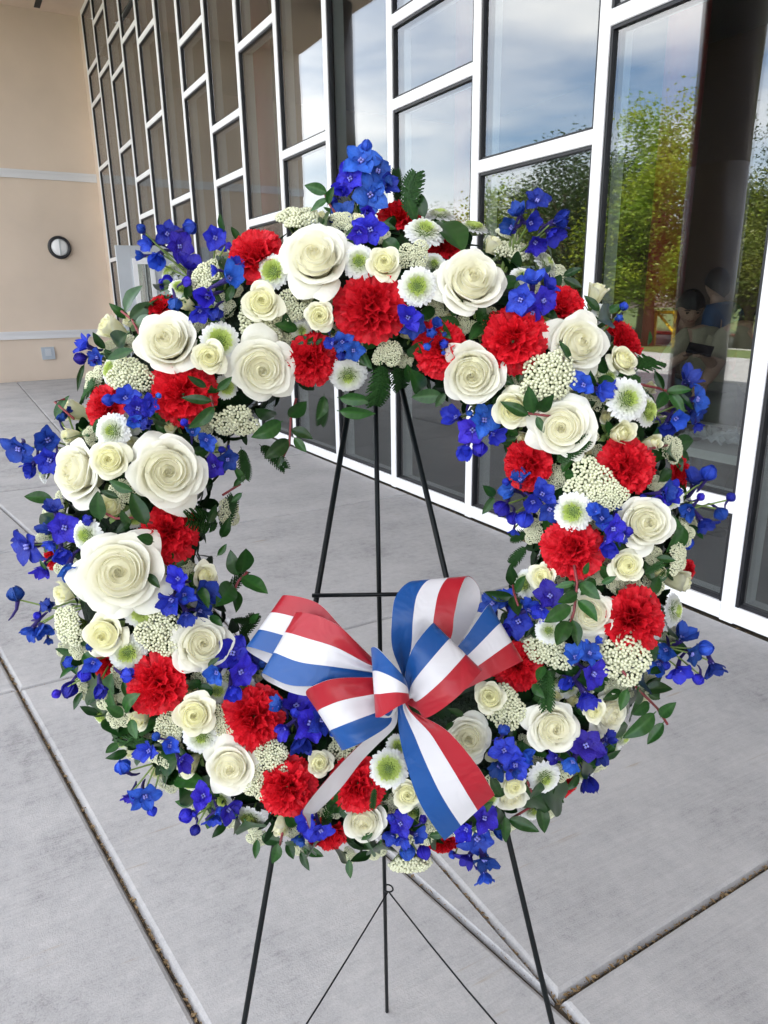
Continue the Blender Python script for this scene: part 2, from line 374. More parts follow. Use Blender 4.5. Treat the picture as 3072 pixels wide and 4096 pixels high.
# wall lamp and outlet cover on the end wall
def on_wall(px, py, off=0.0): return hit(px, py, SN(WALL_S-off, 0, 0), EV)
lp = on_wall(128, 535)
wlamp = tag(empty('bulkhead_lamp', loc=lp), 'round bulkhead lamp with black rim on the tan wall', 'wall lamp')
rotw = (-EV).to_track_quat('Z', 'Y')
mb = MB(); n_ = 36; rr = [(.205, 0), (.215, .05), (.20, .085), (.165, .095), (.155, .07)]
V = [(r_*math.cos(2*math.pi*j/n_), r_*math.sin(2*math.pi*j/n_), z_) for r_, z_ in rr for j in range(n_)]
mb.add(V, [(a*n_+j, a*n_+(j+1) % n_, (a+1)*n_+(j+1) % n_, (a+1)*n_+j) for a in range(len(rr)-1) for j in range(n_)])
rim = mb.build('rim', mat('black_lamp_rim', (.012, .013, .018), .4), wlamp, True); rim.rotation_mode = 'QUATERNION'; rim.rotation_quaternion = rotw
mb = MB(); mb.ball((0, 0, .065), .160, 28, 12, sc=(1, 1, .35))
df = mb.build('diffuser', mat('frosted_diffuser', (.86, .87, .88), .3), wlamp, True); df.rotation_mode = 'QUATERNION'; df.rotation_quaternion = rotw
mb = MB(); mb.box((-.012, -.15, .07), (.012, .15, .128)); gd = mb.build('guard_bar', mat('lamp_bar', (.5, .52, .54), .3), wlamp); gd.rotation_mode = 'QUATERNION'; gd.rotation_quaternion = rotw
op = on_wall(104, 763)
oc = tag(empty('outlet_cover', loc=op), 'small grey weatherproof outlet cover low on the tan wall', 'outlet')
mb = MB(); mb.box((-.035, -.12, -.12), (0, .12, .12)); cv = mb.build('cover', mat('grey_outlet', (.42, .47, .53), .35), oc); cv.matrix_local = MSN_E.to_4x4()
mb = MB(); mb.box((-.045, -.055, -.05), (-.035, .055, .09)); cv = mb.build('flap', mat('grey_flap', (.55, .58, .62), .3), oc); cv.matrix_local = MSN_E.to_4x4()

# ---------------------------------------------------------------- curtain wall
cw = tag(empty('curtain_wall', loc=SN(8, FAC)), 'white aluminium window wall with staggered panes and mirrored sky', 'window wall')
cwi = Matrix.Translation(-SN(8, FAC))
def cwbuild(mb, name, m, parent=cw, local=True, sm=False):
    me = mb.mesh(name, [m], sm)
    if local: me.transform(cwi)
    o = link(name, me, parent); return o
S = [1.83+.994*(14-k) for k in range(0, 20)]           # mullion centres, S[0] at the end wall
MW = .034
MUN = {0: [5.56, 5.02, 3.93, 2.28], 1: [6.08, 5.28, 2.79], 2: [5.54, 5.0, 3.92, 2.24], 3: [5.27, 3.34, 2.79], 4: [5.0, 3.93, 2.24], 5: [5.56, 2.78], 6: [4.45, 3.89],
       7: [5.0, 3.33, 2.77], 8: [3.88, 2.25], 9: [4.45, 2.75], 10: [5.0], 11: [3.26, 2.75], 12: [4.4, 2.21], 13: [2.70, .545], 14: [3.9, 3.3], 15: [2.22], 16: [3.3, 1.1], 17: [2.75], 18: [2.2]}
def framebox(s0, s1, z0, z1, front, back, bev=.004):
    """box with the two long front edges eased"""
    mb = MB(); n0, n1 = FAC+front, FAC+back
    prof = [(0, bev), (bev, 0)]
    P = [(s0, n0+bev, z0), (s0+bev, n0, z0), (s1-bev, n0, z0), (s1, n0+bev, z0), (s1, n1, z0), (s0, n1, z0)]
    if (s1-s0) < (z1-z0):
        V = [SN(p[0], p[1], z) for z in (z0, z1) for p in P]
    else:
        Q = [(n0+bev, z0), (n0, z0+bev), (n0, z1-bev), (n0+bev, z1), (n1, z1), (n1, z0)]
        V = [SN(s, q[0], q[1]) for s in (s0, s1) for q in Q]
    k = 6
    fs = [(i, (i+1) % k, k+(i+1) % k, k+i) for i in range(k)]+[tuple(range(k))[::-1], tuple(k+i for i in range(k))]
    if (s1-s0) < (z1-z0): fs = [f[::-1] for f in fs]
    mb.add(V, fs)
    return mb
for k, s_ in enumerate(S):
    cwbuild(framebox(s_-MW, s_+MW, 0.002, SOF, 0.0, .16), 'mullion', m_white_al)
for k in range(len(S)-1):
    s1, s0 = S[k]-MW, S[k+1]+MW
    levels = sorted(MUN.get(k, []))
    cwbuild(framebox(s0+.0005, s1-.0005, .004, .085, .002, .155), 'sill', m_white_al)
    cwbuild(framebox(s0+.0005, s1-.0005, SOF-.08, SOF-.001, .002, .155), 'head', m_white_al)
    for z in levels: cwbuild(framebox(s0+.0005, s1-.0005, z-.035, z+.035, .0025, .15), 'transom', m_white_al)
    edges = [.085]
    for z in levels: edges += [z-.035, z+.035]
    edges.append(SOF-.08)
    for j in range(0, len(edges), 2):
        z0, z1 = edges[j], edges[j+1]
        if z1-z0 < .05: continue
        rr_ = random.Random(k*10+j)
        c = SN((s0+s1)/2, FAC+.040, (z0+z1)/2)
        mb = MB(); hw, hh = (s1-s0)/2-.004, (z1-z0)/2-.004
        mb.box((-hw, -.012, -hh), (hw, .012, hh))
        pn = cwbuild(mb, 'pane', m_glass, local=False)
        tilt = Matrix.Rotation(R(rr_.uniform(-.22, .22)), 4, 'Z') @ Matrix.Rotation(R(rr_.uniform(-.18, .18)), 4, 'X')
        pn.matrix_local = Matrix.Translation(c-SN(8, FAC)) @ MSN_E.to_4x4() @ tilt
        gm = MB(); w = .02
        for a, b_ in (((-hw-.003, -.030, -hh-.003), (-hw+w*.6, .02, hh+.003)), ((hw-w*.6, -.030, -hh-.003), (hw+.003, .02, hh+.003)), ((-hw+w*.6, -.022, -hh-.003), (hw-w*.6, .02, -hh+w*.5)), ((-hw+w*.6, -.029, hh-w*.6), (hw-w*.6, .02, hh+.003))):
            gm.box(a, b_)
        gk = link('gasket', gm.mesh('gasket', [m_gasket]), pn)
# open door leaf, parallel to the end wall
dr = tag(empty('open_door', loc=SN(9.85, FAC-.03)), 'grey white glazed door standing open beside the end wall', 'door')
def dbox(name, n0, n1, z0, z1, s0, s1, m, parent=dr):
    mb = MB(); mb.box((s0, n0, z0), (s1, n1, z1), sn); me = mb.mesh(name, [m]); me.transform(Matrix.Translation(-SN(9.85, FAC-.03))); return link(name, me, parent)
m_door = mat('door_grey_paint', (.50, .53, .57), .45, var=.04, vscale=4)
dbox('stile', 1.88, 2.06, .01, 2.15, 9.82, 9.87, m_door); dbox('stile', 2.33, 2.835, .01, 2.15, 9.82, 9.87, m_door)
dbox('rail', 2.062, 2.328, 2.0, 2.15, 9.822, 9.868, m_door); dbox('rail', 2.062, 2.328, .01, .25, 9.822, 9.868, m_door)
dbox('pane', 2.062, 2.328, .25, 2.0, 9.84, 9.85, m_glass); dbox('inner_frame', 2.062, 2.12, .25, 2.0, 9.80, 9.82, m_white_al); dbox('inner_frame', 2.27, 2.328, .25, 2.0, 9.80, 9.82, m_white_al); dbox('inner_frame', 2.122, 2.268, 1.93, 2.0, 9.80, 9.82, m_white_al)
dbox('handle', 1.93, 1.96, 1.0, 1.3, 9.76, 9.79, m_black_metal)
# red interior columns
for px, py, off, rad, lab in ((577, 400, 1.6, .16, 'red round column indoors behind the narrow far panes'), (1018, 20, 2.6, .17, 'red round column indoors behind the dark strip of reflection'), (1456, 400, .9, .11, 'slim red column indoors just behind the widest pane')):
    p = hit(px, py, SN(0, FAC+off, 0), NV)
    c = tag(empty('red_column', loc=(p.x, p.y, 0)), lab, 'column', 'red columns inside the lobby')
    mb = MB(); mb.tube([(0, 0, 0), (0, 0, 5.6)], rad, 28); mb.build('shaft', m_red_col, c, True)
    mb = MB(); mb.tube([(0, 0, 0), (0, 0, .1)], rad+.03, 28); mb.build('base', m_black_metal, c)

# ================================================================== TREES AND THINGS MIRRORED IN THE GLASS
m_tabw = mat('pale_panel', (.7, .7, .7), .5)
m_bark = mat('bark', (.13, .095, .07), .9, var=.3, vscale=6, bump=.8, bscale=20)
def treemat(name, a, b): return leafmat(name, a, b, .5, .45, vscale=1.2)
T_GOLD = treemat('yellow_green_leaves', (.16, .30, .02), (.38, .44, .03)); T_DARK = treemat('dark_green_leaves', (.02, .055, .015), (.06, .11, .025)); T_OLIVE = treemat('olive_leaves', (.09, .15, .02), (.25, .27, .04))
def tree(loc, h, rad, mt, label, seed, trunk=.18, n=24000, conic=0.0, leaf=.11):
    rg = random.Random(seed); t = tag(empty('tree', loc=loc), label, 'tree', 'trees across the road, mirrored in the glass')
    mb = MB(); base = h*.24; lean = Vector((rg.uniform(-.3, .3), rg.uniform(-.3, .3), 0))
    top = Vector((0, 0, h*.8))+lean
    mb.tube([Vector((0, 0, -.1)), Vector((0, 0, base))+lean*.3, Vector((0, 0, h*.5))+lean*.7, top], [trunk*1.3, trunk, trunk*.6, trunk*.12], 9)
    tips = []
    for i in range(22):
        f = rg.uniform(.22, .85); a = Vector((0, 0, h*.8*f))+lean*f; az = i*2.4; r_ = rad*rg.uniform(.6, 1.0)*((1-f) if conic else math.sin(math.pi*min(1, (f*.85+.12)))**.6)
        e = a+Vector((math.cos(az)*r_, math.sin(az)*r_, h*rg.uniform(.06, .2))); mb.tube([a, a.lerp(e, .5)+Vector((0, 0, .1)), e], [trunk*.28, trunk*.16, .02], 5)
        tips += [a.lerp(e, .45), a.lerp(e, .75), e, e]
    mb.build('trunk', m_bark, t, True)
    for i in range(16): tips.append(Vector((rg.gauss(0, rad*.25), rg.gauss(0, rad*.25), h*rg.uniform(.78, .97))))
    mb = MB(); per = n//len(tips)
    for c in tips:
        cr_r = rad*rg.uniform(.16, .32)
        for _ in range(per):
            d = Vector((rg.gauss(0, 1), rg.gauss(0, 1), rg.gauss(0, 1.15))); p = c+d*cr_r*.55
            if p.z < h*.14: continue
            a = Vector((rg.gauss(0, 1), rg.gauss(0, 1), rg.gauss(0, .6)-.3)).normalized(); b = a.cross(Vector((rg.gauss(0, 1), rg.gauss(0, 1), rg.gauss(0, 1)))).normalized(); s = leaf*rg.uniform(.6, 1.3)
            mb.add([p, p+a*s*.5+b*s*.25, p+a*s, p+a*s*.5-b*s*.25], [(0, 1, 2, 3)])
    mb.build('crown', mt, t)
def mirror_at(px, py, L, z=0.0):
    """where a thing stands that the glass shows at this pixel after a path of L metres"""
    d = ray(px, py); d = Vector((d.x, d.y, 0)).normalized(); p = d*L; k = p.dot(NV)-(FAC+.05); p = p-NV*(2*k); return Vector((p.x, p.y, z))
tree(mirror_at(1425, 400, 24), 6.5, 2.3, T_GOLD, 'tall yellow green tree mirrored in the widest pane', 1, .22, 34000, leaf=.11)
tree(mirror_at(1352, 400, 27), 5.9, 2.2, T_DARK, 'dark green tree mirrored just behind the yellow one', 9, .2)
tree(mirror_at(1245, 400, 25), 5.7, 2.6, T_DARK, 'dark tree mirrored beside the white mullion', 2, .22, 26000)
tree(mirror_at(1150, 400, 33), 6.1, 1.6, T_DARK, 'narrow dark conifer mirrored above the blue spray', 3, .2, conic=1)
tree(mirror_at(1085, 400, 29), 5.2, 2.0, T_GOLD, 'small yellow green tree mirrored behind the top blue spray', 4, .16, 22000)
tree(mirror_at(975, 400, 34), 4.9, 2.0, T_OLIVE, 'olive tree mirrored low in the middle pane', 5, .18)
tree(mirror_at(880, 400, 38), 4.6, 2.2, T_OLIVE, 'distant olive tree mirrored behind the top of the wreath', 6, .18)
tree(mirror_at(1650, 400, 25), 4.4, 2.4, T_OLIVE, 'olive green tree mirrored at the edge of the glazing', 7, .2, 26000)
tree(mirror_at(1560, 400, 31), 5.0, 2.6, T_OLIVE, 'broad olive tree mirrored behind the dark column', 8, .2)
tree(mirror_at(1300, 400, 34), 5.4, 2.6, T_DARK, 'dark green tree far across the road', 10, .2)
tree(mirror_at(1200, 400, 38), 6.0, 2.8, T_DARK, 'large dark tree far across the road beside the conifer', 14, .2)
tree(mirror_at(1740, 400, 27), 6.5, 3.0, T_DARK, 'dark tree standing past the edge of the picture', 12, .2)
tree(mirror_at(760, 400, 46), 5.5, 3.0, T_OLIVE, 'low olive tree mirrored far along the road', 13, .2)
# yellow barrier gate by the road
bp = mirror_at(1462, 700, 23.5); bq = mirror_at(1424, 700, 24.2)
gt = tag(empty('barrier_gate', loc=bp), 'yellow steel barrier gate by the road, mirrored in the glass', 'barrier')
d = (bq-bp); d.z = 0
mb = MB(); mb.box((-.08, -.08, -.1), (.08, .08, 1.05)); mb.build('post', m_yellow, gt)
mb = MB(); mb.tube([Vector((0, 0, .98)), d*1.6+Vector((0, 0, .98))], .05, 8); mb.build('arm', m_yellow, gt)
mb = MB(); mb.tube([Vector((0, 0, .35)), d*1.0+Vector((0, 0, .92))], .04, 8); mb.build('brace', m_yellow, gt)
mb = MB(); mb.tube([d*1.15+Vector((0, 0, .98)), d*1.15+Vector((0, 0, -.1))], .045, 8); mb.build('post', m_yellow, gt)
# ================================================================== FLOWER SHAPES (unit radius, facing +Z)
def sstep(a, b, x):
    t = max(0.0, min(1.0, (x-a)/(b-a))); return t*t*(3-2*t)
m_rose = leafmat('white_rose_petal', (.95, .91, .63), (.94, .935, .85), .6, .32, attr='tint', spec=.2, bump=.5, bscale=6)
m_spray = leafmat('cream_spray_rose_petal', (.90, .87, .46), (.92, .91, .74), .6, .26, attr='tint', spec=.2, bump=.5, bscale=6)
m_carn = leafmat('red_carnation_petal', (.58, .006, .014), (.80, .020, .038), .5, .30, vscale=9, spec=.25, rnd=.08)
m_delph = leafmat('blue_delphinium_petal', (.014, .008, .17), (.030, .070, .56), .45, .30, attr='tint', spec=.3, rnd=.45, bump=.6, bscale=9)
m_spur = leafmat('violet_delphinium_spur', (.022, .010, .13), (.045, .022, .26), .6, .1, vscale=200, bump=.8, bscale=300)
m_bee = leafmat('delphinium_eye', (.10, .12, .62), (.42, .42, .85), .5, .1, vscale=300)
m_mumw = leafmat('white_pompon_petal', (.70, .76, .46), (.84, .85, .84), .5, .22, attr='tint', spec=.3)
m_mumg = leafmat('green_pompon_petal', (.38, .52, .06), (.70, .80, .30), .5, .2, attr='tint', spec=.3)
m_rice = leafmat('rice_flower_bud', (.66, .68, .42), (.84, .85, .68), .5, .15, vscale=40, spec=.3)
m_stemg = mat('green_stem', (.16, .24, .05), .5, var=.2, vscale=40)
m_stemr = mat('red_brown_stem', (.20, .03, .035), .5, var=.3, vscale=60)
m_leaf = leafmat('glossy_dark_leaf', (.009, .042, .009), (.028, .095, .018), .28, .12, attr='tint', spec=.35, rnd=.45)
m_fern = leafmat('fern_leaf', (.010, .042, .008), (.024, .080, .016), .5, .15, vscale=40, rnd=.3, spec=.2)
m_fill = leafmat('dark_filler_leaf', (.005, .020, .006), (.012, .044, .010), .5, .1, vscale=25, spec=.15)
m_sepal = leafmat('sepal_green', (.10, .17, .04), (.20, .30, .09), .5, .2, vscale=30)

def vary_hue(m, amt):
    t = m.node_tree; hs = [n for n in t.nodes if n.type == 'HUE_SAT'][0]; oi = [n for n in t.nodes if n.type == 'OBJECT_INFO'][0]
    mu = t.nodes.new('ShaderNodeMath'); mu.operation = 'MULTIPLY'; mu.inputs[1].default_value = 7.31; fr = t.nodes.new('ShaderNodeMath'); fr.operation = 'FRACT'
    mr = t.nodes.new('ShaderNodeMapRange'); mr.inputs['To Min'].default_value = .5-amt; mr.inputs['To Max'].default_value = .5+amt
    t.links.new(oi.outputs['Random'], mu.inputs[0]); t.links.new(mu.outputs[0], fr.inputs[0]); t.links.new(fr.outputs[0], mr.inputs['Value']); t.links.new(mr.outputs['Result'], hs.inputs['Hue'])
vary_hue(m_delph, .020)
def set_tint(me, vals):
    a = me.attributes.new('tint', 'FLOAT', 'POINT'); a.data.foreach_set('value', vals)
def rose_petal(mb, tints, rg, t, az, bud=0.0, nu=9, nv=8, spray=False):
    """t: 0 centre .. 1 outermost"""
    rim_r = (.10+.86*t**.95+rg.uniform(-.03, .03)*sstep(.15, .5, t))*(1-.42*bud)
    W = (1.45-.52*t)*rg.uniform(.86, 1.14)
    if t < .06: W = 2.4
    op = sstep(.50, 1.0, t)*(1-bud)
    wall = rim_r*(.90-.10*sstep(.1, .5, t)-.22*op)
    h = .42-(.42*t**1.7)*(1-.8*bud)+rg.uniform(-.035, .035)*sstep(.1, .5, t)
    droop = op*rg.uniform(.04, .28); close = (1-sstep(.02, .22, t))*.55+.16*bud*(1-t*.6)
    tipcurl = (.022+.070*sstep(.2, 1, t))*(1-.5*bud)*rg.uniform(.6, 1.5)
    point = (.01+.19*sstep(.40, 1, t))*rg.uniform(.1, 1.25)*(1-.5*bud)
    sp = .42-.26*t; ph = rg.random()*6.28; tipu = rg.uniform(-.35, .35)
    fold = rg.uniform(.06, .24)*sstep(.5, 1, t)*(1-.5*bud); dent = rg.uniform(-.03, .03)*t
    def f(a, b):
        u = 2*a-1; v = b; au = abs(u); at = abs(u-tipu)
        vv = v*(1-(.04+.15*t)*au**2.6)
        rad = wall*(math.sin(min(1, vv*1.25)*math.pi/2)**.55)
        rad += (rim_r-wall)*sstep(.50, 1.0, vv)**1.15
        rad *= 1-close*sstep(.5, 1.0, vv)
        rad = max(.010, rad)+point*max(0, 1-at*1.6)**1.3*sstep(.72, 1, v)
        z = -.95+(h+.95)*(vv**.85)-droop*sstep(.66, 1.02, vv)**1.5-.07*(au**2)*v*(1-t*.5)
        rim_ = sstep(.88, 1.0, v)
        rad += tipcurl*rim_*(.75+.25*math.cos(u*2.5+ph)); z -= tipcurl*.7*rim_*rim_
        rad *= 1+sp*u*.42*(.4+.6*v)
        rad += .018*math.sin(u*6+ph)*v*t+dent*v; z += .030*math.sin(u*4.6+ph*1.7)*v*(.12+t)
        rad -= fold*sstep(.40, 1, at)*sstep(.68, 1, v)*.75; z -= fold*sstep(.45, 1, at)*sstep(.6, 1, v)*.75
        wp = .50+.50*math.sin(min(1, v*1.15)*math.pi/2)
        th = az+W*u*wp*(1-.16*sstep(.80, 1, v)*t)
        return (rad*math.cos(th), rad*math.sin(th), z)
    mb.grid(f, nu, nv)
    for j in range(nv):
        for i in range(nu):
            v = j/(nv-1)
            tints.append(max(0, min(1, .10+.60*sstep(.55, 1, v)*(.7+.3*t)+.42*t)))
def rose_heart(mb, tints, rg, spread, bud):
    """tight spiral of the closed heart, and the packed bases between the inner petals"""
    b0 = len(mb.v); k = 1-.42*bud; a0 = rg.random()*6.28
    for arm in range(3):
        def f(a, b, arm=arm):
            th = a0+arm*2.094+a*4.4; r_ = (.018+.155*a)*k; z = .40-.05*a-(.30*(1-b))
            r2 = r_*(1+.10*(1-b)); return (r2*math.cos(th), r2*math.sin(th), z+.012*math.sin(a*9))
        mb.grid(f, 20, 4)
    mb.grid(lambda a, b: (.55*spread*b*k*math.cos(a*6.2832), .55*spread*b*k*math.sin(a*6.2832), .255-.25*b*b), 17, 5)
    tints += [.22]*(len(mb.v)-b0)
def make_rose(seed, n_in, n_out, bud=0.0, spray=False, spread=1.0):
    """returns [(name, mesh)]"""
    rg = random.Random(seed); parts = []; N = n_in+n_out; az = rg.random()*6.28
    mt = m_spray if spray else m_rose
    mb = MB(); ti = []
    for i in range(N):
        t = (i/(N-1))*spread; az += 2.3999+rg.uniform(-.25, .25)
        if i == n_in:
            rose_heart(mb, ti, rg, spread, bud)
            me = mb.mesh('inner_petals', [mt], True); set_tint(me, ti); parts.append(('inner_petals', me)); mb = MB(); ti = []
        if i >= n_in:
            mb = MB(); ti = []
            rose_petal(mb, ti, rg, t, az, bud, spray=spray, nu=15, nv=11)
            me = mb.mesh('petal', [mt], True); set_tint(me, ti); parts.append(('petal', me))
        else:
            rose_petal(mb, ti, rg, t, az, bud, spray=spray, nu=13, nv=10)
    mb = MB()
    for k in range(5):
        th = k*1.2566+rg.random()*.4; L = rg.uniform(.55, .85)
        def f(a, b, th=th, L=L):
            u = 2*a-1; w = .13*math.sin(min(1, b*1.0+.12)*math.pi*.93); r_ = .12+.50*math.sin(min(1, b*1.3)*1.57)*.6+.34*b*b*L
            return (r_*math.cos(th)-u*w*math.sin(th), r_*math.sin(th)+u*w*math.cos(th), -1.0+.75*b*L-.55*b**3*L)
        mb.grid(f, 3, 7)
    mb.tube([(0, 0, -.98), (0, 0, -1.6)], [.14, .06], 8)
    mb.ball((0, 0, -.98), .17, 10, 6)
    parts.append(('calyx', mb.mesh('calyx', [m_sepal], True)))
    return parts
def make_carnation(seed):
    rg = random.Random(seed); parts = []; mb = MB(); n_in = 26; n_out = 9
    for i in range(n_in+n_out):
        outer = i >= n_in
        if outer:
            mb = MB(); k = i-n_in; az = k*2*math.pi/n_out+rg.uniform(-.22, .22); tilt = rg.uniform(1.02, 1.50); L = rg.uniform(.92, 1.10); W = rg.uniform(1.02, 1.22); off = .05; amp = rg.uniform(.045, .085); fr = rg.uniform(5, 7.5); z0 = -.34
        else:
            t = (i+.5)/n_in; az = i*2.3999+rg.uniform(-.5, .5); tilt = .05+1.0*t**1.1+rg.uniform(-.16, .16); L = rg.uniform(.62, .78)+.20*t; W = rg.uniform(.62, .95); off = .20*math.sqrt(t)*rg.uniform(.4, 1.1); amp = rg.uniform(.10, .17)*(1-.35*t); fr = rg.uniform(4.2, 7.2); z0 = -.40+rg.uniform(-.03, .05)
        ph, ph2, ph3 = rg.random()*6.28, rg.random()*6.28, rg.random()*6.28; bend = rg.uniform(-.1, .55); tw = rg.uniform(-.55, .55)
        teeth = [rg.uniform(-.045, .04) for _ in range(21)]
        def f(a, b):
            u = 2*a-1; k = int(round(a*20)); l = L*b*(1-.20*u*u)
            if b > .99: l += teeth[k]+(.022 if k % 2 else -.022)
            w = W*(.06+.94*b**.85)*u*.62*(1-.10*b)
            rip = (amp*math.sin(u*fr+ph)*b**1.4+amp*.42*math.sin(u*fr*2.1+ph2+b*2)*b*b+.03*math.sin(b*9+ph3)*b)
            tl = tilt+bend*(b-.4)*.8
            rr_ = off+l*math.sin(tl)-rip*math.cos(tl); zz = z0+l*math.cos(tl)+rip*math.sin(tl)
            x = rr_+tw*w*(.25 if outer else .7); y = w
            return (x*math.cos(az)-y*math.sin(az), x*math.sin(az)+y*math.cos(az), zz)
        mb.grid(f, 21, 7)
        if i == n_in-1: parts.append(('inner_petals', mb.mesh('inner_petals', [m_carn], True)))
        if outer: parts.append(('petal', mb.mesh('petal', [m_carn], True)))
    mb = MB(); mb.tube([(0, 0, -.35), (0, 0, -.6), (0, 0, -1.15)], [.26, .22, .14], 10); parts.append(('calyx', mb.mesh('calyx', [m_sepal], True)))
    return parts
def make_mum(seed, green=.45):
    rg = random.Random(seed); parts = []; N = 240
    sets = {'outer_petals': (MB(), []), 'centre_petals': (MB(), [])}
    for i in range(N):
        t = (i+.5)/N; rr_ = math.sqrt(t); az = i*2.3999+rg.uniform(-.08, .08)
        nm = 'centre_petals' if rr_ < green else 'outer_petals'
        mb, ti = sets[nm]
        ax = Vector((math.cos(az), math.sin(az), 0)); tg = Vector((-math.sin(az), math.cos(az), 0)); up = Vector((0, 0, 1))
        base = ax*(rr_*.72)+up*(.34*math.cos(rr_*1.5)-.05)
        el = 1.50-1.62*rr_+rg.uniform(-.12, .12); dirv = ax*math.cos(el)+up*math.sin(el); nrm = up*math.cos(el)-ax*math.sin(el)
        L = (.12+.22*rr_)*rg.uniform(.88, 1.12); w = (.036+.050*rr_)
        cupk = .025+.02*rr_
        def f(a, b):
            u = 2*a-1; ww = w*(.45+.75*math.sin(min(1, b*1.02)*math.pi*.80))
            return base+dirv*(L*b*(1-.18*u*u*b))+tg*(u*ww)+nrm*(cupk*(u*u*.8-.3)*1.0-L*.10*b*b*(1 if rr_ > .6 else -1.5))
        mb.grid(f, 3, 5)
        for j in range(5):
            for _ in range(3): ti.append(max(0, min(1, (j/4)*.5+(rr_-green)/(1-green)*.9 if rr_ >= green else (j/4)*.5+rr_/green*.5)))
    for nm, (mb, ti) in sets.items():
        me = mb.mesh(nm, [m_mumw if nm[0] == 'o' else m_mumg], True); set_tint(me, ti); parts.append((nm, me))
    mb = MB(); mb.ball((0, 0, -.12), .62, 12, 6, sc=(1, 1, .5)); mb.tube([(0, 0, -.3), (0, 0, -1.1)], .07, 6); parts.append(('calyx', mb.mesh('calyx', [m_sepal], True)))
    return parts
def make_rice(seed, n=230, lobes=6, flat=1.0):
    rg = random.Random(seed); mb = MB(); st = MB(); L = [(rg.uniform(.30, .62), i*6.283/lobes+rg.uniform(-.4, .4)) for i in range(lobes)]+[(0, 0)]
    pts = []
    tries = 0
    while len(pts) < n and tries < 9000:
        tries += 1
        lr, la = rg.choice(L); c = Vector((lr*math.cos(la), lr*math.sin(la)*flat, .12-.35*lr*lr))
        th = rg.random()*6.283; ph = math.acos(rg.uniform(.05, 1)); rad = .40
        p = c+Vector((rad*math.sin(ph)*math.cos(th), rad*math.sin(ph)*math.sin(th)*flat, rad*.55*math.cos(ph)))
        if all((p-q).length > .092 for q in pts): pts.append(p)
    for p in pts:
        mb.ball(p, rg.uniform(.052, .064), 8, 6)
        if rg.random() < .45:
            q = Vector((p.x*.55, p.y*.55, p.z-.32)); st.tube([p, q], [.010, .014], 4, cap=False)
    for lr, la in L: st.tube([(lr*math.cos(la)*.9, lr*math.sin(la)*.9*flat, -.15), (0, 0, -.8)], [.025, .04], 5, cap=False)
    return [('buds', mb.mesh('buds', [m_rice], True)), ('stalks', st.mesh('stalks', [m_stemg], True))]
def make_floret(seed, kind):
    """delphinium floret, unit petal length; faces +Z, spur runs back"""
    rg = random.Random(seed); mb = MB(); ti = []
    def pet(az, L, W, tilt, cup, inner=0, base=.06):
        ph = rg.random()*6.28
        def f(a, b):
            u = 2*a-1; w = W*.52*(math.sin(min(1, .07+b*.92)*math.pi*.95)**.8)*(.72+.34*b)
            l = L*b*(1-.10*u*u+.012*math.sin(u*6+ph)*b); tl = tilt+cup*b
            rr_ = base+l*math.sin(tl); zz = l*math.cos(tl)-.16*(1-abs(u))*b+.05*math.sin(u*4+ph)*b*b
            if kind == 'bud': rr_ = base+.40*math.sin(b*math.pi*.94)*L*(.92+.08*u*u); zz = L*1.25*b-.2
            y = u*w
            if kind == 'bud': y = u*W*.5*math.sin(min(1, .06+b*.9)*math.pi)**.7
            return (rr_*math.cos(az)-y*math.sin(az), rr_*math.sin(az)+y*math.cos(az), zz)
        mb.grid(f, 7, 7)
        for j in range(7):
            for i in range(7): ti.append(max(0, min(1, .18+.75*math.sin(j/6*2.4)*(1-.30*abs(i/3-1))+rg.uniform(-.14, .14)-.15*inner)))
    a0 = rg.random()*6.28
    if kind == 'open':
        for k in range(5): pet(a0+k*1.2566+rg.uniform(-.12, .12), rg.uniform(.82, 1.10), rg.uniform(.78, 1.02), rg.uniform(.50, 1.10), rg.uniform(.0, .7))
        for k in range(3): pet(a0+.6+k*2.094, .48, .42, .6, .3, .5)
    elif kind == 'half':
        for k in range(5): pet(a0+k*1.2566+rg.uniform(-.12, .12), rg.uniform(.9, 1.18), rg.uniform(.70, .95), rg.uniform(.15, .65), rg.uniform(-.15, .55))
        for k in range(2): pet(a0+.6+k*3.1, .55, .4, .3, .3, .6)
    else:
        for k in range(5): pet(a0+k*1.2566, rg.uniform(.85, .95), .85, .3, .2)
    n0 = len(mb.v)
    d = Vector((rg.uniform(-.5, .5), rg.uniform(-.5, .5), 0)); P = [Vector((0, 0, .02)), Vector((0, 0, -.3))+d*.2, Vector((0, 0, -.72))+d*.6, Vector((0, 0, -1.0))+d*1.3, Vector((0, 0, -1.12))+d*1.9]
    mb.tube(P, [.20, .15, .11, .085, .04], 7, mi=1)
    if kind != 'bud':
        for k in range(4): mb.ball((.10*math.cos(k*1.57), .10*math.sin(k*1.57), .12), .075, 6, 4, mi=2, sc=(1, 1, 1.5))
        mb.ball((0, 0, .10), .07, 6, 4, mi=3)
    ti += [0]*(len(mb.v)-n0)
    me = mb.mesh('floret', [m_delph, m_spur, m_bee, m_dark], True); set_tint(me, ti); return me
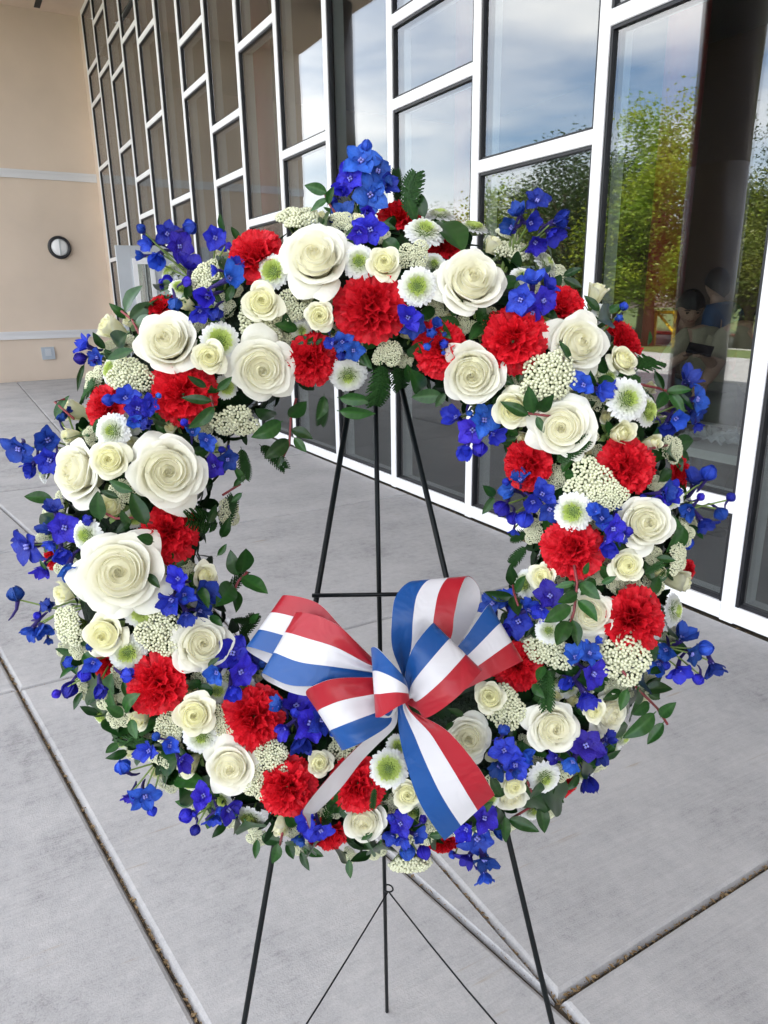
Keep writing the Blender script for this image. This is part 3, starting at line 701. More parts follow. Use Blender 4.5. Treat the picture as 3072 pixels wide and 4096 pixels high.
def make_leaf(seed, W=.40, curl=.25, serr=0):
    rg = random.Random(seed); mb = MB(); ti = []; tw = rg.uniform(-.35, .35); sd = rg.uniform(-.06, .06)
    nu, nv = 7, 13
    def f(a, b):
        u = 2*a-1; w = W*.5*(math.sin(math.pi*min(1, b*.985+.012)**.82)**.85)
        if serr and abs(u) > .9: w *= 1+serr*(1 if int(b*12+.5) % 2 else -1)
        x = b; y = u*w+sd*math.sin(b*3.1); z = .16*abs(u)*w*2*.9-curl*b*b*.8+tw*u*w*b+.012*math.sin(b*14)*abs(u)
        return (x, y, z)
    mb.grid(f, nu, nv)
    for j in range(nv):
        for i in range(nu): ti.append(.85 if i == 3 else (.30+.25*(j % 2) if i not in (0, 6) else .45))
    mb.tube([(-.10, 0, -.005), (.03, 0, 0)], .016, 5)
    ti += [.9]*(len(mb.v)-len(ti))
    me = mb.mesh('leaf', [m_leaf], True); set_tint(me, ti); return me
def make_fern(seed):
    rg = random.Random(seed); mb = MB(); n = 13
    P = [Vector((t, .05*math.sin(t*2.2), -.22*t*t)) for t in [i/14 for i in range(15)]]
    mb.tube(P, [.012*(1-.8*i/14) for i in range(15)], 5)
    for k in range(n):
        t = .12+.86*k/(n-1); c = Vector((t, .05*math.sin(t*2.2), -.22*t*t)); L = .30*math.sin(math.pi*(.16+.82*(1-t)**.9)*.92)**.8+.03
        for sd in (-1, 1):
            ang = .95-.25*t; d = Vector((math.cos(ang), sd*math.sin(ang), rg.uniform(-.12, .05))); q = Vector((-d.y, d.x, 0))
            def f(a, b):
                u = 2*a-1; w = .052*(1-b)**.6*(1+.40*(1 if int(b*8+.5) % 2 else -1))*(.6+.4*math.sin(min(1, b*3)*1.57))
                return c+d*(L*b)+q*(u*w)+Vector((0, 0, -.12*L*b*b+.02*abs(u)))
            mb.grid(f, 3, 9)
    return mb.mesh('fern_frond', [m_fern], True)
# ================================================================== EASEL, WREATH, BOW
LEAN = R(16)
WN = Vector((0, -math.cos(LEAN), math.sin(LEAN))); WU = Vector((0, math.sin(LEAN), math.cos(LEAN))); WX = Vector((1, 0, 0))
_c = hit(797, 1142, Vector((0, .875, 0)), Vector((0, 1, 0)))
def pl(px, py, off=0.0): return hit(px, py, _c+WN*off, WN)
pL, pR, pT, pB = pl(290, 1130), pl(1300, 1150), pl(800, 650), pl(795, 1655)
WC = Vector(((pL.x+pR.x)/2, 0, 0)); _v = ((pT-_c).dot(WU)+(pB-_c).dot(WU))/2; WC = Vector((WC.x, _c.y, _c.z))+WU*_v
RX = (pR.x-pL.x)/2; RY = ((pT-pB).dot(WU))/2; RM = (RX+RY)/2
TUBE = .105
def ringcoord(p):
    q = p-WC; x, y = q.dot(WX), q.dot(WU); th = math.atan2(y/RY, x/RX); e = Vector((RX*math.cos(th), RY*math.sin(th)))
    rad = Vector((x, y)); rho = rad.length-e.length; dirn = (WX*math.cos(th)+WU*math.sin(th)).normalized()
    return th, rho, dirn
def surf(px, py, lift=0.0):
    """point on the front of the wreath's body seen at a pixel, with the outward normal"""
    h = 0.0
    for _ in range(6):
        p = pl(px, py, h); th, rho, dirn = ringcoord(p); q = max(-1.25, min(1.25, rho/TUBE))
        h = .085*math.sqrt(max(0, 1-min(1, q*q)))-.03*max(0, abs(q)-1)
    q = max(-.9, min(.9, q))
    nrm = (WN*math.sqrt(1-q*q)+dirn*q).normalized()
    return pl(px, py, h+lift), nrm
def mpp(p): return (p-CAM).dot(Fw)*KPX/FPX        # metres per picture pixel at p

# easel
eas = tag(empty('wire_easel', loc=ground(836, 2185)), 'dark metal tripod easel holding the wreath', 'easel'); eo = Matrix.Translation(-eas.location)
def epart(name, fn, m=m_black_metal):
    mb = MB(); fn(mb); me = mb.mesh(name, [m], True); me.transform(eo); return link(name, me, eas)
LO = -.035
apL, apR = pl(803, 592, LO), pl(809, 592, LO)
def to_ground(a, b): d = b-a; return a+d*(-a.z/d.z)
fl = to_ground(apL, pl(527, 2212, LO)); fr_ = to_ground(apR, pl(1193, 2212, LO)); rf = ground(836, 2185)
fl = fl+Vector((0, 0, .001))
apB = pl(806, 600, LO-.012)
LEGR = .0038
epart('leg', lambda mb: mb.tube([apL, fl], LEGR, 10)); epart('leg', lambda mb: mb.tube([apR, fr_], LEGR, 10)); epart('leg', lambda mb: mb.tube([apB, rf], LEGR, 10))
def leg_at(a, b, z): return a+(b-a)*((z-a.z)/(b.z-a.z))
zc_ = pl(690, 1285, LO).z
epart('crossbar', lambda mb: mb.tube([leg_at(apL, fl, zc_)+WN*.006-WX*.006, leg_at(apR, fr_, zc_)+WN*.006+WX*.006], .0028, 8))
hk = hit(839, 1925, rf, (apB-rf).cross(WX).normalized())
wl_, wr_ = leg_at(apL, fl, pl(468, 2504, LO).z), leg_at(apR, fr_, pl(1240, 2406, LO).z)
def wire(a, b, sag):
    m_ = (a+b)/2+Vector((0, 0, sag)); return [a, a*.72+b*.28+Vector((0, 0, sag*.8)), m_, a*.28+b*.72+Vector((0, 0, sag*.6)), b]
hk1 = hk+WN*.006
epart('brace_wire', lambda mb: mb.tube(wire(hk1+Vector((-.002, 0, 0)), wl_, -.004), .0016, 6)); epart('brace_wire', lambda mb: mb.tube(wire(hk1+Vector((.002, 0, 0)), wr_, -.008), .0016, 6))
epart('wire_loop', lambda mb: mb.tube([hk+Vector((.009*math.cos(t), -.009*math.sin(t), .004*math.sin(t*.5)+.004)) for t in [i*.45 for i in range(15)]], .0016, 6))
epart('hinge_pin', lambda mb: mb.tube([apL-WX*.012, apR+WX*.012], .004, 8))

wr = tag(empty('floral_wreath', loc=WC), 'round wreath of white roses, red carnations and blue delphinium on the easel', 'wreath')
wro = Matrix.Translation(-WC)
def wpart(name, me, parent=wr): return link(name, me, parent)
# moss body
mb = MB(); n1, n2 = 64, 16
V = []
for i in range(n1):
    th = 2*math.pi*i/n1; c = WX*(RX*math.cos(th))+WU*(RY*math.sin(th)); dn = (WX*math.cos(th)+WU*math.sin(th))
    for j in range(n2):
        ph = 2*math.pi*j/n2; V.append(c+dn*(TUBE*.72*math.cos(ph))+WN*(.055*math.sin(ph)+.004))
mb.add(V, [(i*n2+j, ((i+1) % n1)*n2+j, ((i+1) % n1)*n2+(j+1) % n2, i*n2+(j+1) % n2) for i in range(n1) for j in range(n2)])
mb.build('moss_ring', mat('dark_moss', (.010, .022, .010), .9, var=.4, vscale=60, bump=1, bscale=120), wr, True)
# short filler leaves all over the ring (countless, mostly hidden)
rg = random.Random(11); mb = MB()
def blade(c, d, nrm, L, W):
    q = nrm.cross(d).normalized(); k = 6; vs_ = []
    for j in range(k):
        b = j/(k-1); w = W*.5*math.sin(math.pi*(.06+.9*b)); cc = c+d*(L*b)-nrm*(.22*L*b*b)
        vs_ += [cc-q*w+nrm*w*.3, cc, cc+q*w+nrm*w*.3]
    mb.add(vs_, [(j*3+i, j*3+i+1, j*3+i+4, j*3+i+3) for j in range(k-1) for i in range(2)])
for _ in range(1700):
    th = rg.random()*6.283; ph = rg.uniform(-.15, 1.15)*math.pi; dn = WX*math.cos(th)+WU*math.sin(th); tg = -WX*math.sin(th)+WU*math.cos(th)
    c = WX*(RX*math.cos(th))+WU*(RY*math.sin(th))+dn*(TUBE*.74*math.cos(ph))+WN*(.056*math.sin(ph))
    nr = (dn*math.cos(ph)+WN*math.sin(ph)).normalized()
    d = (tg*rg.gauss(0, 1)+(dn*-math.sin(ph)+WN*math.cos(ph))*rg.gauss(0, 1)+nr*rg.uniform(.15, 1.0)).normalized()
    blade(c, d, nr, rg.uniform(.025, .048), rg.uniform(.012, .02))
tag(mb.build('filler_foliage', m_fill, wr, True), 'dark green filler leaves between the flowers', kind='stuff')

protos = {}
def proto(key, fn):
    if key not in protos: protos[key] = fn()
    return protos[key]
CAMDIR = lambda p: (CAM-p).normalized()
PXR, PXD = X, Yd
def flower(name, parts, px, py, r, dx=0, dy=0, lift=0.0, spin=0, label=None, fz=.5, sink=0.0):
    p, n0 = surf(px, py, lift); sc = r*mpp(p)
    nrm = (n0*fz+CAMDIR(p)*(1-fz)+PXR*dx+PXD*dy).normalized()
    q = nrm.to_track_quat('Z', 'Y') @ Quaternion((0, 0, 1), spin)
    o = empty(name, wr); o.location = p-WC-nrm*(sc*sink); o.rotation_mode = 'QUATERNION'; o.rotation_quaternion = q; o.scale = (sc, sc, sc)
    for nm, me in parts: link(nm, me, o)
    if label: o['label'] = label
    return o
rgf = random.Random(3)
def sp(): return rgf.random()*6.283
#            x    y    r   dx   dy  lift
ROSES = [(680, 556, 80, -.05, -.22, .030), (1018, 606, 80, .08, -.20, .030), (360, 737, 73, -.05, -.15, .025), (566, 797, 74, 0, 0, .02), (1022, 808, 76, 0, .0, .025), (1250, 741, 68, .20, 0, .02),
         (1214, 924, 70, -.05, .05, .025), (362, 1018, 88, -.02, 0, .03), (165, 1020, 74, -.45, 0, .015), (258, 1236, 97, 0, 0, .03), (1395, 1130, 67, 0, 0, .025), (437, 1392, 64, -.02, 0, .025),
         (498, 1657, 60, 0, .12, .02), (1196, 1572, 62, .12, .05, .025), (1012, 1596, 54, .12, .10, .015), (1272, 1325, 58, 0, .1, .012), (786, 1772, 54, -.05, .15, .015), (1318, 1540, 52, .35, .10, 0), (1105, 1722, 42, 0, .4, -.01)]
for i, (x, y, r, dx, dy, lf) in enumerate(ROSES):
    v = [(1, 0.0, 1.0), (2, .12, .96), (3, .25, 1.0), (4, .0, 1.0), (5, .4, .95), (6, .08, 1.0)][i % 6]
    parts = proto(('rose', i % 6), lambda: make_rose(40+v[0], 19, 11, v[1], False, v[2]))
    flower('white_rose', parts, x, y, r*1.03*(1.0+.30*v[1]), dx, dy, lf, sp())
SPRAY = [(830, 567, 38, 0, 0, .03, 0), (565, 652, 43, .05, -.1, .03, 0), (690, 682, 33, 0, 0, .03, 0), (237, 708, 38, -.5, -.2, .01, 1), (452, 770, 37, 0, 0, .03, 0), (236, 993, 43, 0, 0, .035, 0), (236, 1095, 38, -.2, -.2, .02, 1),
         (152, 887, 38, -.6, -.1, .0, 1), (1106, 885, 44, 0, 0, .025, 0), (1345, 935, 38, .35, .0, .02, 1), (1412, 957, 27, .5, 0, .01, 1), (1348, 777, 36, .2, -.2, .02, 0), (1290, 630, 31, .1, -.9, .0, 1), (1065, 527, 28, .2, -.8, .01, 1),
         (1355, 1222, 37, .1, 0, .02, 0), (1172, 1247, 34, 0, 0, .02, 0), (445, 1245, 30, .1, 0, .025, 0), (226, 1372, 50, -.1, .1, .02, 0), (420, 1545, 46, 0, 0, .03, 0), (300, 1552, 33, -.3, .4, .0, 1), (405, 1655, 33, -.4, .3, .0, 1),
         (690, 1648, 29, 0, 0, .02, 0), (880, 1716, 33, 0, 0, .02, 0), (1058, 1506, 35, 0, 0, .03, 0), (1110, 1697, 29, .1, .1, .03, 0), (1284, 1535, 26, .1, 0, .03, 0), (1470, 1256, 38, .7, .1, .0, 1), (140, 1278, 36, -.5, .1, .0, 1), (606, 1788, 28, .0, .8, .0, 1), (405, 572, 33, -.3, -.3, .0, 1), (150, 942, 26, -.5, .2, -.01, 1)]
for i, (x, y, r, dx, dy, lf, bd) in enumerate(SPRAY):
    k = i % 3
    parts = proto(('bud', k), lambda: make_rose(70+k, 9, 5, .85, True, .85)) if bd else proto(('spray', k), lambda: make_rose(60+k, 11, 7, .15, True, 1.0))
    flower('spray_rose', parts, x, y, r*(1.38 if bd else 1.14), dx, dy, lf, sp())
CARN = [(550, 546, 58, -.1, -.2, .015), (800, 666, 72, 0, 0, .02), (676, 780, 54, .25, 0, .01), (1110, 736, 67, 0, 0, .02), (950, 757, 56, -.1, 0, .01), (865, 458, 44, .1, -.5, 0), (962, 528, 34, 0, -.4, -.02), (396, 852, 66, 0, 0, .012), (224, 880, 48, -.45, 0, .0),
        (372, 1152, 62, .1, .1, .012), (1135, 1006, 51, -.1, 0, .012), (1360, 1008, 60, .15, 0, .015), (1235, 1186, 60, 0, 0, .02), (1376, 1340, 66, .1, 0, .02), (1352, 732, 50, .45, -.3, 0), (1222, 655, 50, .2, -.3, .0), (1468, 1020, 42, .7, 0, -.01),
        (336, 1480, 61, -.1, .05, .02), (550, 1546, 61, 0, 0, .02), (620, 1706, 58, 0, .05, .02), (772, 1695, 56, 0, 0, .015), (705, 1808, 46, 0, .6, -.01), (960, 1826, 34, .1, .6, -.01), (1112, 1435, 50, -.1, 0, .01), (1225, 1698, 34, .4, .3, -.01), (345, 660, 34, -.3, -.3, -.02), (112, 1200, 30, -.4, 0, -.02), (228, 1432, 38, -.4, .2, -.02), (1490, 1232, 22, .5, 0, -.02)]
for i, (x, y, r, dx, dy, lf) in enumerate(CARN):
    k = i % 4; parts = proto(('carn', k), lambda: make_carnation(80+k)); flower('red_carnation', parts, x, y, r*1.05, dx, dy, lf, sp())
MUMS = [(776, 566, 34, 0, 0, .02), (590, 586, 34, -.2, 0, .01), (902, 619, 38, 0, 0, .025), (752, 811, 38, 0, .1, .02), (918, 500, 40, .1, -.35, .01), (475, 737, 38, .1, -.1, .015), (243, 800, 32, -.5, 0, .0), (243, 931, 36, -.2, 0, .02), (187, 1156, 33, -.3, 0, .015), (310, 1318, 38, .1, .2, .01), (276, 1410, 36, .1, .1, .01),
        (436, 1590, 37, 0, .2, .015), (1355, 863, 43, .1, 0, .03), (1398, 888, 32, .5, .1, .02), (1238, 1106, 39, -.1, .1, .025), (1178, 570, 34, .6, -.2, .0), (950, 466, 32, 0, -.8, -.01), (1023, 492, 30, .1, -.8, -.01), (1135, 1260, 29, -.2, 0, .01), (1186, 1362, 28, 0, 0, .02), (1455, 1318, 34, .6, 0, .0), (840, 1660, 38, 0, 0, .02), (860, 1612, 24, .1, 0, .01), (1176, 1680, 34, .1, .1, .025),
        (370, 590, 30, -.4, -.2, .0), (540, 1766, 30, -.2, .5, .0), (524, 1487, 28, 0, 0, .01), (1345, 1592, 27, .3, .3, .0), (893, 1752, 26, 0, .3, .0), (1285, 1602, 24, .2, .3, 0), (1268, 1400, 26, 0, 0, .0), (95, 1020, 22, -.7, 0, -.01), (410, 1690, 26, -.3, .5, -.01)]
for i, (x, y, r, dx, dy, lf) in enumerate(MUMS):
    k = i % 4; parts = proto(('mum', k), lambda: make_mum(90+k, [.40, .62, .5, .30][k])); flower('pompon_chrysanthemum', parts, x, y, r*1.12, dx, dy, lf, sp(), sink=.05)
RICE = [(640, 475, 50, 0, -.6, .0), (622, 668, 42, 0, 0, .0), (562, 700, 52, 0, 0, .0), (895, 551, 34, 0, 0, .015), (1108, 548, 46, .2, -.3, .0), (1092, 508, 26, .1, -.5, -.01), (836, 760, 36, 0, .1, .005), (282, 815, 48, -.1, 0, .005), (207, 820, 30, -.4, 0, -.01), (510, 906, 50, .1, .1, .01), (490, 1112, 32, .6, 0, -.01), (104, 1110, 26, -.6, 0, -.02), (1186, 815, 60, 0, 0, .02), (1272, 1045, 56, 0, 0, .012), (1312, 1078, 40, .1, 0, .02),
        (1156, 1150, 27, -.3, 0, .0), (1458, 1205, 38, .5, 0, .0), (152, 1350, 44, -.3, 0, .005), (350, 1366, 50, 0, 0, .015), (1190, 1405, 50, 0, 0, .01), (1340, 1420, 58, 0, .1, .015), (1096, 1530, 50, 0, 0, .015), (366, 1572, 36, 0, 0, .01), (482, 1560, 32, 0, 0, .01), (592, 1630, 42, 0, 0, .01), (556, 1688, 38, 0, .1, .01), (264, 1500, 20, -.4, 0, -.02), (884, 1860, 52, 0, .8, -.01), (745, 1604, 42, 0, 0, .0), (1085, 1792, 28, .2, .6, -.02), (1190, 1752, 26, .3, .5, -.02), (262, 1066, 34, 0, 0, .01), (450, 602, 42, -.1, -.2, 0), (1272, 948, 22, 0, 0, .0), (128, 1090, 26, -.4, 0, -.01)]
for i, (x, y, r, dx, dy, lf) in enumerate(RICE):
    k = i % 5; parts = proto(('rice', k), lambda: make_rice(100+k, 290, 5+k % 3, [1, .8, .9, 1, .75][k])); flower('rice_flower_cluster', parts, x, y, r*1.2, dx, dy, lf, sp())

# gaps between the listed blooms get small rice flower clusters, buds and leaves
rgg = random.Random(21); LISTED = [(a[0], a[1], a[2]) for L_ in (ROSES, SPRAY, CARN, MUMS, RICE) for a in L_]; EXTRA = []
for _ in range(5000):
    th = rgg.random()*6.283; rr_ = rgg.uniform(-.085, .092); p = WC+WX*((RX+rr_)*math.cos(th))+WU*((RY+rr_)*math.sin(th))+WN*.05
    v = p-CAM; zc = v.dot(Fw); x, y = (1536+FPX*v.dot(X)/zc)/KPX, (2048+FPX*v.dot(Yd)/zc)/KPX
    if 560 < x < 1060 and 1250 < y < 1720: continue
    g_ = min(math.hypot(x-a, y-b)-r for a, b, r in LISTED+EXTRA)
    if g_ > 7: EXTRA.append((x, y, 22))
for i, (x, y, r) in enumerate(EXTRA):
    if i % 5 < 3: flower('rice_flower_cluster', protos[('rice', i % 5)], x, y, rgg.uniform(26, 36), rgg.uniform(-.2, .2), rgg.uniform(-.2, .2), -.012, sp())
    elif i % 5 == 3: flower('spray_rose', protos[('bud', i % 3)], x, y, rgg.uniform(26, 34), rgg.uniform(-.6, .6), rgg.uniform(-.7, .5), -.006, sp())
    else: flower('pompon_chrysanthemum', protos[('mum', i % 4)], x, y, rgg.uniform(24, 30), rgg.uniform(-.4, .4), rgg.uniform(-.4, .4), -.008, sp())

# delphinium sprays: (florets ...), each floret x, y, size, kind, face dx, dy
O, H, B = 'open', 'half', 'bud'
DEL = [
 [(780, 350, 36, O, 0, -.1), (757, 388, 34, O, -.1, 0), (815, 372, 32, O, .2, -.1), (745, 410, 28, H, -.3, .2), (800, 422, 36, O, 0, .1), (828, 402, 28, H, .4, 0), (740, 467, 35, O, -.1, .1), (790, 460, 30, H, .1, .3), (800, 495, 32, O, 0, .3), (776, 500, 28, H, 0, .5), (790, 325, 20, B, .1, -.9)],
 [(362, 506, 28, O, .1, .1), (328, 525, 26, H, -.4, .3), (402, 494, 27, B, .8, -.1), (345, 550, 32, H, -.1, .6), (388, 533, 30, O, .2, .1), (310, 500, 18, B, -.6, -.6), (465, 514, 30, O, .1, .2)],
 [(412, 585, 34, H, .2, -.4), (370, 612, 30, B, -.3, .2), (492, 603, 36, H, .5, -.1), (450, 640, 36, H, -.1, .2), (432, 670, 32, H, 0, .5), (378, 650, 26, B, .1, .9), (505, 578, 28, H, .5, -.4), (465, 672, 28, B, .2, .8)],
 [(192, 750, 28, H, -.5, -.2), (212, 772, 26, O, -.3, .2), (182, 772, 20, B, -.6, .3)],
 [(272, 862, 30, H, 0, -.2), (298, 882, 27, O, .1, .1), (288, 908, 26, H, .1, .2), (312, 912, 26, B, .3, .3), (318, 872, 24, H, .4, 0)],
 [(42, 968, 38, O, -.1, .3), (105, 950, 34, H, .1, .1), (108, 992, 32, O, .1, .3), (72, 1003, 30, H, -.2, .5), (130, 905, 22, B, .4, -.6)],
 [(62, 1180, 40, O, -.3, .1), (112, 1148, 32, H, -.2, -.3), (140, 1140, 38, O, .1, 0), (132, 1190, 32, H, .3, .4), (120, 1105, 28, H, .0, -.5), (95, 1222, 30, H, -.1, .8), (150, 1218, 32, H, .2, .8)],
 [(462, 1005, 24, O, -.2, .1), (490, 992, 24, O, .2, .1), (478, 975, 14, B, .0, -.6)],
 [(38, 1292, 26, B, -.1, -.8), (72, 1355, 28, H, -.2, .6), (98, 1305, 24, B, .4, .1), (90, 1352, 28, H, .4, .4)],
 [(385, 1252, 34, H, -.2, -.2), (372, 1292, 34, H, -.3, .4), (402, 1322, 32, H, 0, .7), (440, 1285, 34, O, .4, -.1), (430, 1318, 30, H, .4, .3), (398, 1285, 30, H, 0, 0)],
 [(165, 1428, 28, B, -.4, 0), (155, 1478, 30, B, -.2, .9), (202, 1430, 28, H, .1, .1), (215, 1478, 28, H, .3, .7), (185, 1450, 22, B, 0, .5), (268, 1456, 26, B, .9, .1)],
 [(500, 1412, 40, O, .2, -.1), (470, 1452, 34, H, -.3, .2), (518, 1450, 38, O, .3, .3), (500, 1482, 30, H, .1, .6), (535, 1420, 30, H, .6, 0)],
 [(640, 1528, 40, H, 0, -.4), (668, 1562, 38, O, .3, .1), (608, 1525, 30, H, -.6, -.1), (650, 1592, 36, H, 0, .7), (692, 1556, 32, O, .5, 0), (620, 1570, 30, H, -.4, .5)],
 [(325, 1622, 32, H, -.3, -.1), (366, 1612, 28, H, .2, -.2), (388, 1640, 30, H, .6, .2), (270, 1664, 28, B, -.2, -.8), (312, 1718, 30, O, .4, .2), (285, 1712, 24, H, -.2, .5)],
 [(440, 1720, 32, H, 0, -.3), (412, 1756, 26, B, -.6, .2), (462, 1756, 28, H, .1, .5), (492, 1748, 30, O, .5, .1), (425, 1785, 20, B, -.3, .8)],
 [(668, 1775, 30, H, -.2, 0), (692, 1792, 28, O, .2, .3), (652, 1802, 28, H, -.3, .6)],
 [(865, 1780, 28, O, 0, -.2), (850, 1800, 26, H, -.4, .3), (896, 1802, 26, H, .4, 0), (880, 1828, 26, B, 0, .8), (912, 1830, 24, B, .3, .8), (870, 1805, 24, H, 0, .4)],
 [(1045, 1768, 34, O, .2, -.3), (1010, 1790, 32, H, -.4, 0), (1030, 1808, 36, O, 0, .1), (1045, 1852, 34, O, .1, .4), (1016, 1846, 30, H, -.4, .5), (1066, 1790, 28, H, .6, 0), (1045, 1882, 28, H, .1, .9)],
 [(1090, 1622, 32, O, -.2, -.2), (1112, 1650, 34, O, .1, .3), (1080, 1652, 28, H, -.4, .4), (1128, 1632, 30, H, .6, 0)],
 [(1265, 1612, 36, O, 0, -.3), (1292, 1622, 32, O, .5, 0), (1240, 1642, 32, H, -.4, .3), (1268, 1675, 34, H, .1, .8), (1305, 1598, 26, H, .7, -.4)],
 [(1245, 1422, 34, H, -.3, -.5), (1280, 1455, 36, O, .4, .1), (1262, 1495, 38, H, .2, .7), (1235, 1470, 30, H, -.5, .2), (1272, 1412, 28, O, .4, -.3)],
 [(1470, 1382, 34, H, .2, -.7), (1440, 1402, 30, H, -.4, .1), (1492, 1412, 30, O, .3, .1), (1465, 1445, 32, O, 0, .4), (1536, 1432, 36, H, .3, .7), (1425, 1432, 28, H, -.5, .4), (1512, 1402, 26, B, .6, -.2)],
 [(1065, 1306, 28, O, -.2, -.3), (1092, 1300, 28, H, .1, -.4), (1120, 1342, 32, O, .1, .1), (1102, 1352, 28, H, -.3, .5), (1140, 1318, 28, H, .5, 0)],
 [(1188, 1288, 36, O, .1, -.1), (1172, 1312, 28, H, -.2, .4)],
 [(1110, 1058, 30, H, -.4, -.1), (1090, 1092, 28, B, -.4, .6), (1152, 1082, 34, H, .1, .2), (1135, 1112, 30, B, 0, .9), (1170, 1068, 32, H, .3, -.1), (1125, 1040, 28, H, 0, -.6), (1186, 1098, 32, O, .3, .3), (1110, 1112, 26, B, -.1, .9)],
 [(1300, 1122, 32, H, 0, -.3), (1322, 1142, 30, O, .4, .1), (1288, 1105, 26, H, -.4, -.3), (1310, 1170, 32, H, .1, .6), (1332, 1155, 26, H, .6, .3)],
 [(1500, 1048, 34, H, -.1, -.8), (1526, 1032, 28, B, .2, -.8), (1514, 1122, 34, H, .3, .7), (1552, 1102, 26, B, .3, .8), (1482, 1165, 24, B, 0, 1), (1490, 1100, 26, H, -.4, .2), (1430, 1065, 34, H, .3, 0)],
 [(988, 902, 34, H, -.4, -.3), (1022, 928, 32, O, 0, 0), (1062, 936, 32, H, .5, .2), (1008, 962, 30, H, -.2, .7), (1045, 908, 34, O, .3, -.2), (1035, 960, 26, B, .2, .8)],
 [(1262, 832, 34, H, -.2, 0), (1290, 842, 30, H, .5, .1)],
 [(1150, 615, 34, H, 0, -.5), (1125, 648, 34, O, -.2, .1), (1172, 650, 34, O, .3, .1), (1150, 674, 30, O, 0, .5), (1178, 622, 28, H, .5, -.3)],
 [(1160, 436, 30, O, 0, -.2), (1122, 466, 30, H, -.3, -.4), (1108, 492, 28, H, -.6, .1), (1196, 480, 32, H, .6, 0), (1185, 502, 30, H, .4, .6), (1155, 522, 30, H, .1, .5), (1145, 482, 26, H, .1, .2)],
 [(935, 722, 20, B, -.2, -.3), (955, 742, 18, B, .5, .1), (925, 745, 16, B, -.4, .6), (940, 705, 20, H, .2, -.4)],
 [(880, 688, 32, H, .1, -.2), (892, 702, 28, O, .2, .2)],
 [(740, 738, 26, O, -.1, 0), (762, 756, 24, O, .3, .1), (720, 742, 22, H, -.5, -.1), (738, 762, 22, B, .0, .8)],
 [(1480, 828, 36, H, .2, -.4), (1502, 862, 34, O, .4, .1), (1458, 902, 34, H, 0, .3), (1440, 915, 28, H, -.2, .5), (1492, 888, 28, H, .4, .5)],
 [(1346, 668, 16, B, .1, -.6), (1338, 684, 14, B, -.2, .5)],
 [(445, 950, 26, H, 0, 0), (415, 935, 24, H, 0, -.3)], [(1440, 1065, 30, H, .2, 0), (1420, 1078, 26, H, -.1, .3)],
]
fl_protos = {(k, j): make_floret(200+j*7+len(k), k) for k in (O, H, B) for j in range(4)}
rgd = random.Random(8)
for spray in DEL:                                    # every spray also carries a few unopened side buds
    for _ in range(2 if len(spray) > 3 else 1):
        b_ = rgd.choice(spray); th = rgd.random()*6.283; k_ = b_[2]*rgd.uniform(.9, 1.25)
        spray.append((b_[0]+k_*math.cos(th), b_[1]+k_*math.sin(th), b_[2]*rgd.uniform(.45, .65), B if rgd.random() < .6 else H, 1.1*math.cos(th), 1.1*math.sin(th)))
for spray in DEL:
    cx = sum(a[0] for a in spray)/len(spray); cyy = sum(a[1] for a in spray)/len(spray)
    root, rn = surf(cx, cyy, -.02)
    # root the stem back inside the ring
    th, rho, dn = ringcoord(root); inner = WC+WX*(RX*math.cos(th))+WU*(RY*math.sin(th))+dn*max(-.06, min(.06, rho*.5))
    o = empty('delphinium_spray', wr); o.location = root-WC
    st = MB(); far = abs(rho) > TUBE*1.0
    for k, (x, y, s_, kd, dx, dy) in enumerate(spray):
        p, n0 = surf(x, y, .018+rgd.uniform(0, .016)); sc = s_*mpp(p)*rgd.uniform(1.0, 1.22)
        nrm = (n0*.25+CAMDIR(p)*.55+PXR*dx*1.25+PXD*dy*1.25).normalized()
        f_ = link('floret', fl_protos[(kd, k % 4)], o); f_.location = p-root
        f_.rotation_mode = 'QUATERNION'; f_.rotation_quaternion = nrm.to_track_quat('Z', 'Y') @ Quaternion((0, 0, 1), rgd.random()*6.28)
        f_.scale = (sc, sc, sc)
        back = p-nrm*sc*.12
        mid = (back+inner)/2-nrm*.012+WN*.004
        st.tube([back-root, mid-root, inner-root], [.0011, .0013, .0016], 5, cap=False)
    st.build('stem', m_stemg, o, True)

